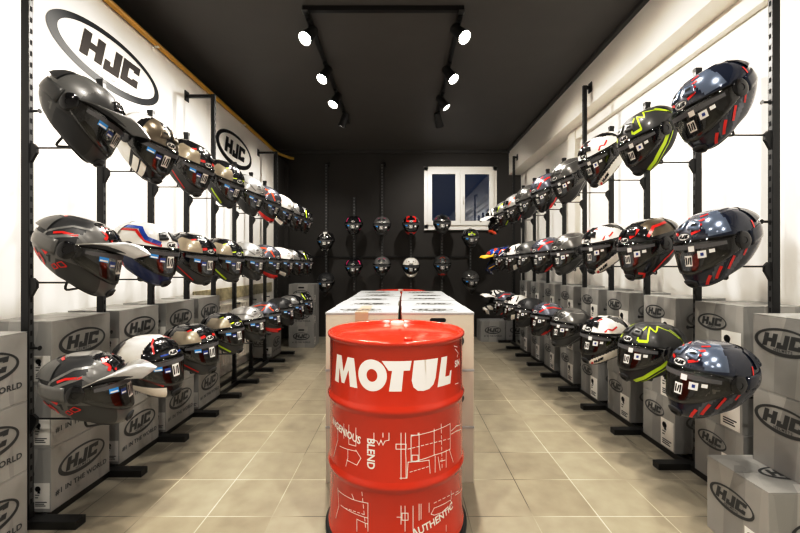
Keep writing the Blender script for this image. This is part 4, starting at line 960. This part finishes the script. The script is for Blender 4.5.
def drum_art(root, z0):
    bm = bmesh.new(); h = .113
    u0, v0 = pix(394, 391.5)
    def P(pts): poly(bm, [(u0 + x * h * .955 + .01, v0 + y * h) for x, y in pts])
    P([(-2.78, 0), (-2.60, 1), (-2.26, 1), (-2.15, .47), (-1.92, 1), (-1.60, 1), (-1.45, 0), (-1.80, 0), (-1.87, .55), (-2.10, .05), (-2.28, .05), (-2.40, .55), (-2.46, 0)])
    n = 40
    ring = [[bm.verts.new((u0 + (-.875 + a * math.cos(2 * math.pi * k / n)) * h * .955 + .01, v0 + (.5 + b * math.sin(2 * math.pi * k / n)) * h, 0)) for k in range(n)] for a, b in ((.54, .53), (.20, .21))]
    for k in range(n): bm.faces.new((ring[0][k], ring[0][(k + 1) % n], ring[1][(k + 1) % n], ring[1][k]))
    P([(-.52, 1), (.52, 1), (.46, .68), (.24, .68), (.17, 0), (-.27, 0), (-.16, .68), (-.28, .68)])
    P([(.60, 1), (.52, .34), (.58, .12), (.74, -.01), (.95, -.04), (1.18, .0), (1.36, .13), (1.45, .34), (1.56, 1), (1.22, 1), (1.13, .40), (1.05, .29), (.96, .29), (.91, .40), (.98, 1)])
    P([(1.72, 1), (2.03, 1), (1.92, .30), (2.14, .30), (2.20, .46), (2.30, .46), (2.22, 0), (1.53, 0)])
    wrap(bm, z0); link('brand_lettering', bm_mesh(bm, 'brand_lettering', [M['paintw']]), root)
    # words
    for s, (px, py), hh, rot, nm in (('INGENIOUS', (345, 435), .028, R(-9), 'slogan_lettering'), ('BLEND', (367.5, 453), .030, R(-90), 'slogan_lettering'), ('AUTHENTIC', (436, 524), .029, R(13), 'slogan_lettering'), ('SIN', (457, 366), .026, 0, 'slogan_lettering')):
        bm = bmesh.new(); u, v = pix(px, py)
        if s == 'INGENIOUS': u -= .012
        put_text(bm, s, u, v, hh, 0, .0004, bold=.045, rot=rot, wide=.88); wrap(bm, z0); link(nm, bm_mesh(bm, nm, [M['paintw']]), root)
    # technical line drawing
    bm = bmesh.new(); w = .0031
    for pts in [[(401, 433), (401, 479)], [(405.5, 433), (405.5, 448), (406, 462), (406, 478)], [(396, 444), (396, 449), (406, 449), (406, 444), (396, 444)], [(411, 436), (411, 462)], [(419, 433), (419, 461)], [(411, 436), (450, 423.5)], [(411, 435), (418, 435), (418, 433)],
                [(434, 429), (434, 455)], [(450, 423.5), (450, 449)], [(411, 462), (434, 455), (450, 449)], [(412, 455), (418, 455), (418, 461), (412, 461), (412, 455)], [(408, 462), (429, 460), (430, 473)], [(408, 462), (407, 478), (400, 478)], [(435, 456), (435, 472)], [(438, 457), (440, 470)],
                [(446, 450), (446, 467)], [(449, 449), (453, 462)], [(440, 461), (445, 460)], [(451, 431), (456, 426), (461, 424)], [(451, 434), (456, 431), (461, 429)],
                [(374, 433), (374, 440), (377, 441), (379, 445), (381, 440), (383, 445), (385, 441), (389, 440), (389, 433)], [(383, 433), (383, 437)],
                [(338, 422), (338, 440), (334, 456)], [(344, 424), (344, 438)], [(349, 425), (349, 444), (356, 446), (356, 428)], [(340, 446), (347, 449), (356, 451)], [(348, 450), (348, 458), (346, 466)], [(356, 450), (361, 458), (357, 465), (351, 462), (347, 460)],
                [(338, 488), (339, 506), (336, 518)], [(338, 490), (352, 499), (368, 503)], [(352, 494), (354, 499)], [(341, 505), (354, 513), (368, 518)], [(357, 519), (357, 531)], [(357, 519), (368, 524)], [(368, 503), (368, 531)],
                [(401, 506), (401, 524)], [(405, 506), (405, 531)], [(397, 517), (402, 517), (402, 513), (408, 513), (408, 520), (402, 520), (402, 517)], [(413, 506), (413, 531)], [(419, 504), (419, 520)], [(421, 504), (421, 519)], [(429, 503), (429, 512)], [(431, 514), (434, 508), (450, 500), (452, 503), (450, 508), (434, 515), (431, 514)], [(451, 491), (451, 499)], [(446, 525), (446, 531)], [(455, 495), (462, 488)],
                [(455, 349), (458, 353), (457, 357)], [(454, 346), (457, 347)], [(455, 384), (458, 383)]]:
        seg(bm, pts, w)
    dash(bm, (408, 449), (452, 438), .003, 10); dash(bm, (410, 472), (430, 466), .003, 5); dash(bm, (362, 492), (366, 530), .003, 6); dash(bm, (434, 503), (460, 490), .003, 6); dash(bm, (441, 424), (442, 470), .003, 8); dash(bm, (345, 508), (366, 515), .003, 5)
    wrap(bm, z0, off=.0009); link('drawing_line_print', bm_mesh(bm, 'drawing_line_print', [M['paintw']]), root)
drum(DX, DY, .06, 'red oil drum with white lettering and line drawings in the foreground', drum_art)
# low black dolly under the front drum
dl = empty('drum_dolly', (DX, DY, 0)); tag(dl, 'low round black dolly under the foreground red drum', 'dolly')
bm = bmesh.new(); lathe(bm, [(0, .028), (.300, .028), (.312, .034), (.312, .053), (.306, .0595), (0, .0595)], 72); link('dolly_board', bm_mesh(bm, 'dolly_board', [M['rubber']], True, 40), dl)
for sx in (-.19, .19):
    for sy in (-.19, .19):
        bm = bmesh.new(); tube(bm, [(sx - .012, sy, .014), (sx + .012, sy, .014)], .014, 14); link('wheel', bm_mesh(bm, 'wheel', [M['gloss']], True, 40), dl)
drum(-.03, 4.42, 0.0, 'second red oil drum standing behind the far end of the carton island')

# ------------------------------------------------------------------ track lights
TZ = ZC - .03
tr = empty('lighting_track', (0, 0, TZ)); tag(tr, 'black U-shaped lighting track fixed to the ceiling', 'lighting track')
for nm, b in (('track_rail', (-.74, .45, 2.775, 2.81)), ('track_rail', (-.74, -.705, 2.81, 5.0)), ('track_rail', (.415, .45, 2.81, 5.0))):
    bm = bmesh.new(); box(bm, b[0], b[1], b[2], b[3], -.005, .03, .003); link(nm, bm_mesh(bm, nm, [M['steel']]), tr)
for x in (-.7225, .4325):
    bm = bmesh.new(); box(bm, x - .022, x + .022, 2.77, 2.815, -.012, -.004, .003); link('corner_joint', bm_mesh(bm, 'corner_joint', [M['metal']]), tr)
def spot(x, y, aim, lit, label, energy):
    root = empty('track_spotlight', (x, y, TZ - .005)); tag(root, label, 'spotlight', 'spotlights on the ceiling track')
    bm = bmesh.new(); box(bm, -.014, .014, -.05, .05, -.02, -.0005, .003); link('adapter', bm_mesh(bm, 'adapter', [M['steel']]), root)
    bm = bmesh.new(); tube(bm, [(0, 0, -.02), (0, 0, -.075)], .008, 10); link('stem', bm_mesh(bm, 'stem', [M['steel']], True, 40), root)
    c = Vector((0, 0, -.09)); d = (Vector(aim) - (Vector((x, y, TZ)) + c)).normalized()
    q = d.to_track_quat('Z', 'Y').to_matrix().to_4x4(); q.translation = c
    bm = bmesh.new(); lathe(bm, [(0, -.085), (.032, -.085), (.038, -.078), (.043, .0), (.052, .085), (.049, .085), (.046, .072), (.0, .072)], 24); bmesh.ops.transform(bm, matrix=q, verts=bm.verts[:])
    b = link('barrel', bm_mesh(bm, 'barrel', [M['steel']], True, 40), root)
    bm = bmesh.new(); lathe(bm, [(.046, .074), (.034, .081), (0, .083)], 20); bmesh.ops.transform(bm, matrix=q, verts=bm.verts[:])
    link('lens', bm_mesh(bm, 'lens', [M['lens'] if lit else M['lensoff']], True), b)
    l = bpy.data.lights.new('spot_lamp', 'SPOT'); l.energy = energy; l.spot_size = R(125); l.spot_blend = .75; l.shadow_soft_size = .035; l.color = (1, .945, .87)
    o = bpy.data.objects.new('spot_lamp', l); C.objects.link(o); o.location = Vector((x, y, TZ)) + c + d * .10; o.rotation_euler = d.to_track_quat('-Z', 'Y').to_euler()
E = 95
for k, (y, aim, lit, w) in enumerate(((2.92, (-1.35, 1.7, 1.35), 1, 'closest to the cross rail'), (3.52, (-1.35, 2.6, 1.3), 1, 'second from the cross rail'), (4.06, (-1.35, 3.2, 1.3), 1, 'third from the cross rail'), (4.62, (-1.4, 5.0, 1.3), 0, 'at the far end'))):
    spot(-.7225, y, aim, lit, f'black spotlight on the left ceiling track, {w}', E)
for k, (y, aim, lit, w) in enumerate(((2.90, (1.35, 1.8, 1.35), 1, 'closest to the cross rail'), (3.52, (1.35, 2.7, 1.3), 1, 'second from the cross rail'), (4.13, (1.5, 3.7, 1.3), 0, 'third from the cross rail'), (4.62, (1.0, 6.0, 1.3), 0, 'at the far end'))):
    spot(.4325, y, aim, lit, f'black spotlight on the right ceiling track, {w}', E)
def area(x, y, z, sx, sy, e, rot, col=(1, .94, .85)):
    l = bpy.data.lights.new('ceiling_lamp', 'AREA'); l.shape = 'RECTANGLE'; l.size = sx; l.size_y = sy; l.energy = e; l.color = col
    o = bpy.data.objects.new('ceiling_lamp', l); C.objects.link(o); o.location = (x, y, z); o.rotation_euler = rot
# lamps of the front half of the shop, behind the camera
def lamp(x, y, z, aim, e, size=130, soft=.05):
    l = bpy.data.lights.new('ceiling_lamp', 'SPOT'); l.energy = e; l.spot_size = R(size); l.spot_blend = .8; l.shadow_soft_size = soft; l.color = (1, .945, .87)
    o = bpy.data.objects.new('ceiling_lamp', l); C.objects.link(o); o.location = (x, y, z); o.rotation_euler = (Vector(aim) - Vector((x, y, z))).to_track_quat('-Z', 'Y').to_euler()
for y, e in ((-1.0, 62), (.45, 112), (1.75, 48)):
    for x in (-.62, .62): lamp(x, y, 2.98, (x * 1.7, y + .5, .8), e)
w = bpy.data.worlds.new('dusk'); sc.world = w; w.use_nodes = True
bg = w.node_tree.nodes.get('Background') or w.node_tree.nodes.new('ShaderNodeBackground'); bg.inputs[0].default_value = (.05, .08, .14, 1); bg.inputs[1].default_value = .6

cam = bpy.data.cameras.new('camera'); co = bpy.data.objects.new('camera', cam); C.objects.link(co)
cam.sensor_width = 36; cam.lens = 378 / 800 * 36; cam.shift_x = -3 / 800; cam.clip_start = .02
co.location = (0, 0, CAMZ); co.rotation_euler = (R(90), 0, 0); sc.camera = co
sc.view_settings.view_transform = 'Standard'; sc.view_settings.look = 'None'; sc.view_settings.exposure = 0.14
sc.view_settings.use_curve_mapping = True
cm = sc.view_settings.curve_mapping; cv = cm.curves[3]
cv.points.new(.16, .115); cv.points.new(.62, .70); cm.update()
sc.cycles.max_bounces = 6; sc.cycles.transparent_max_bounces = 12; sc.cycles.use_denoising = True
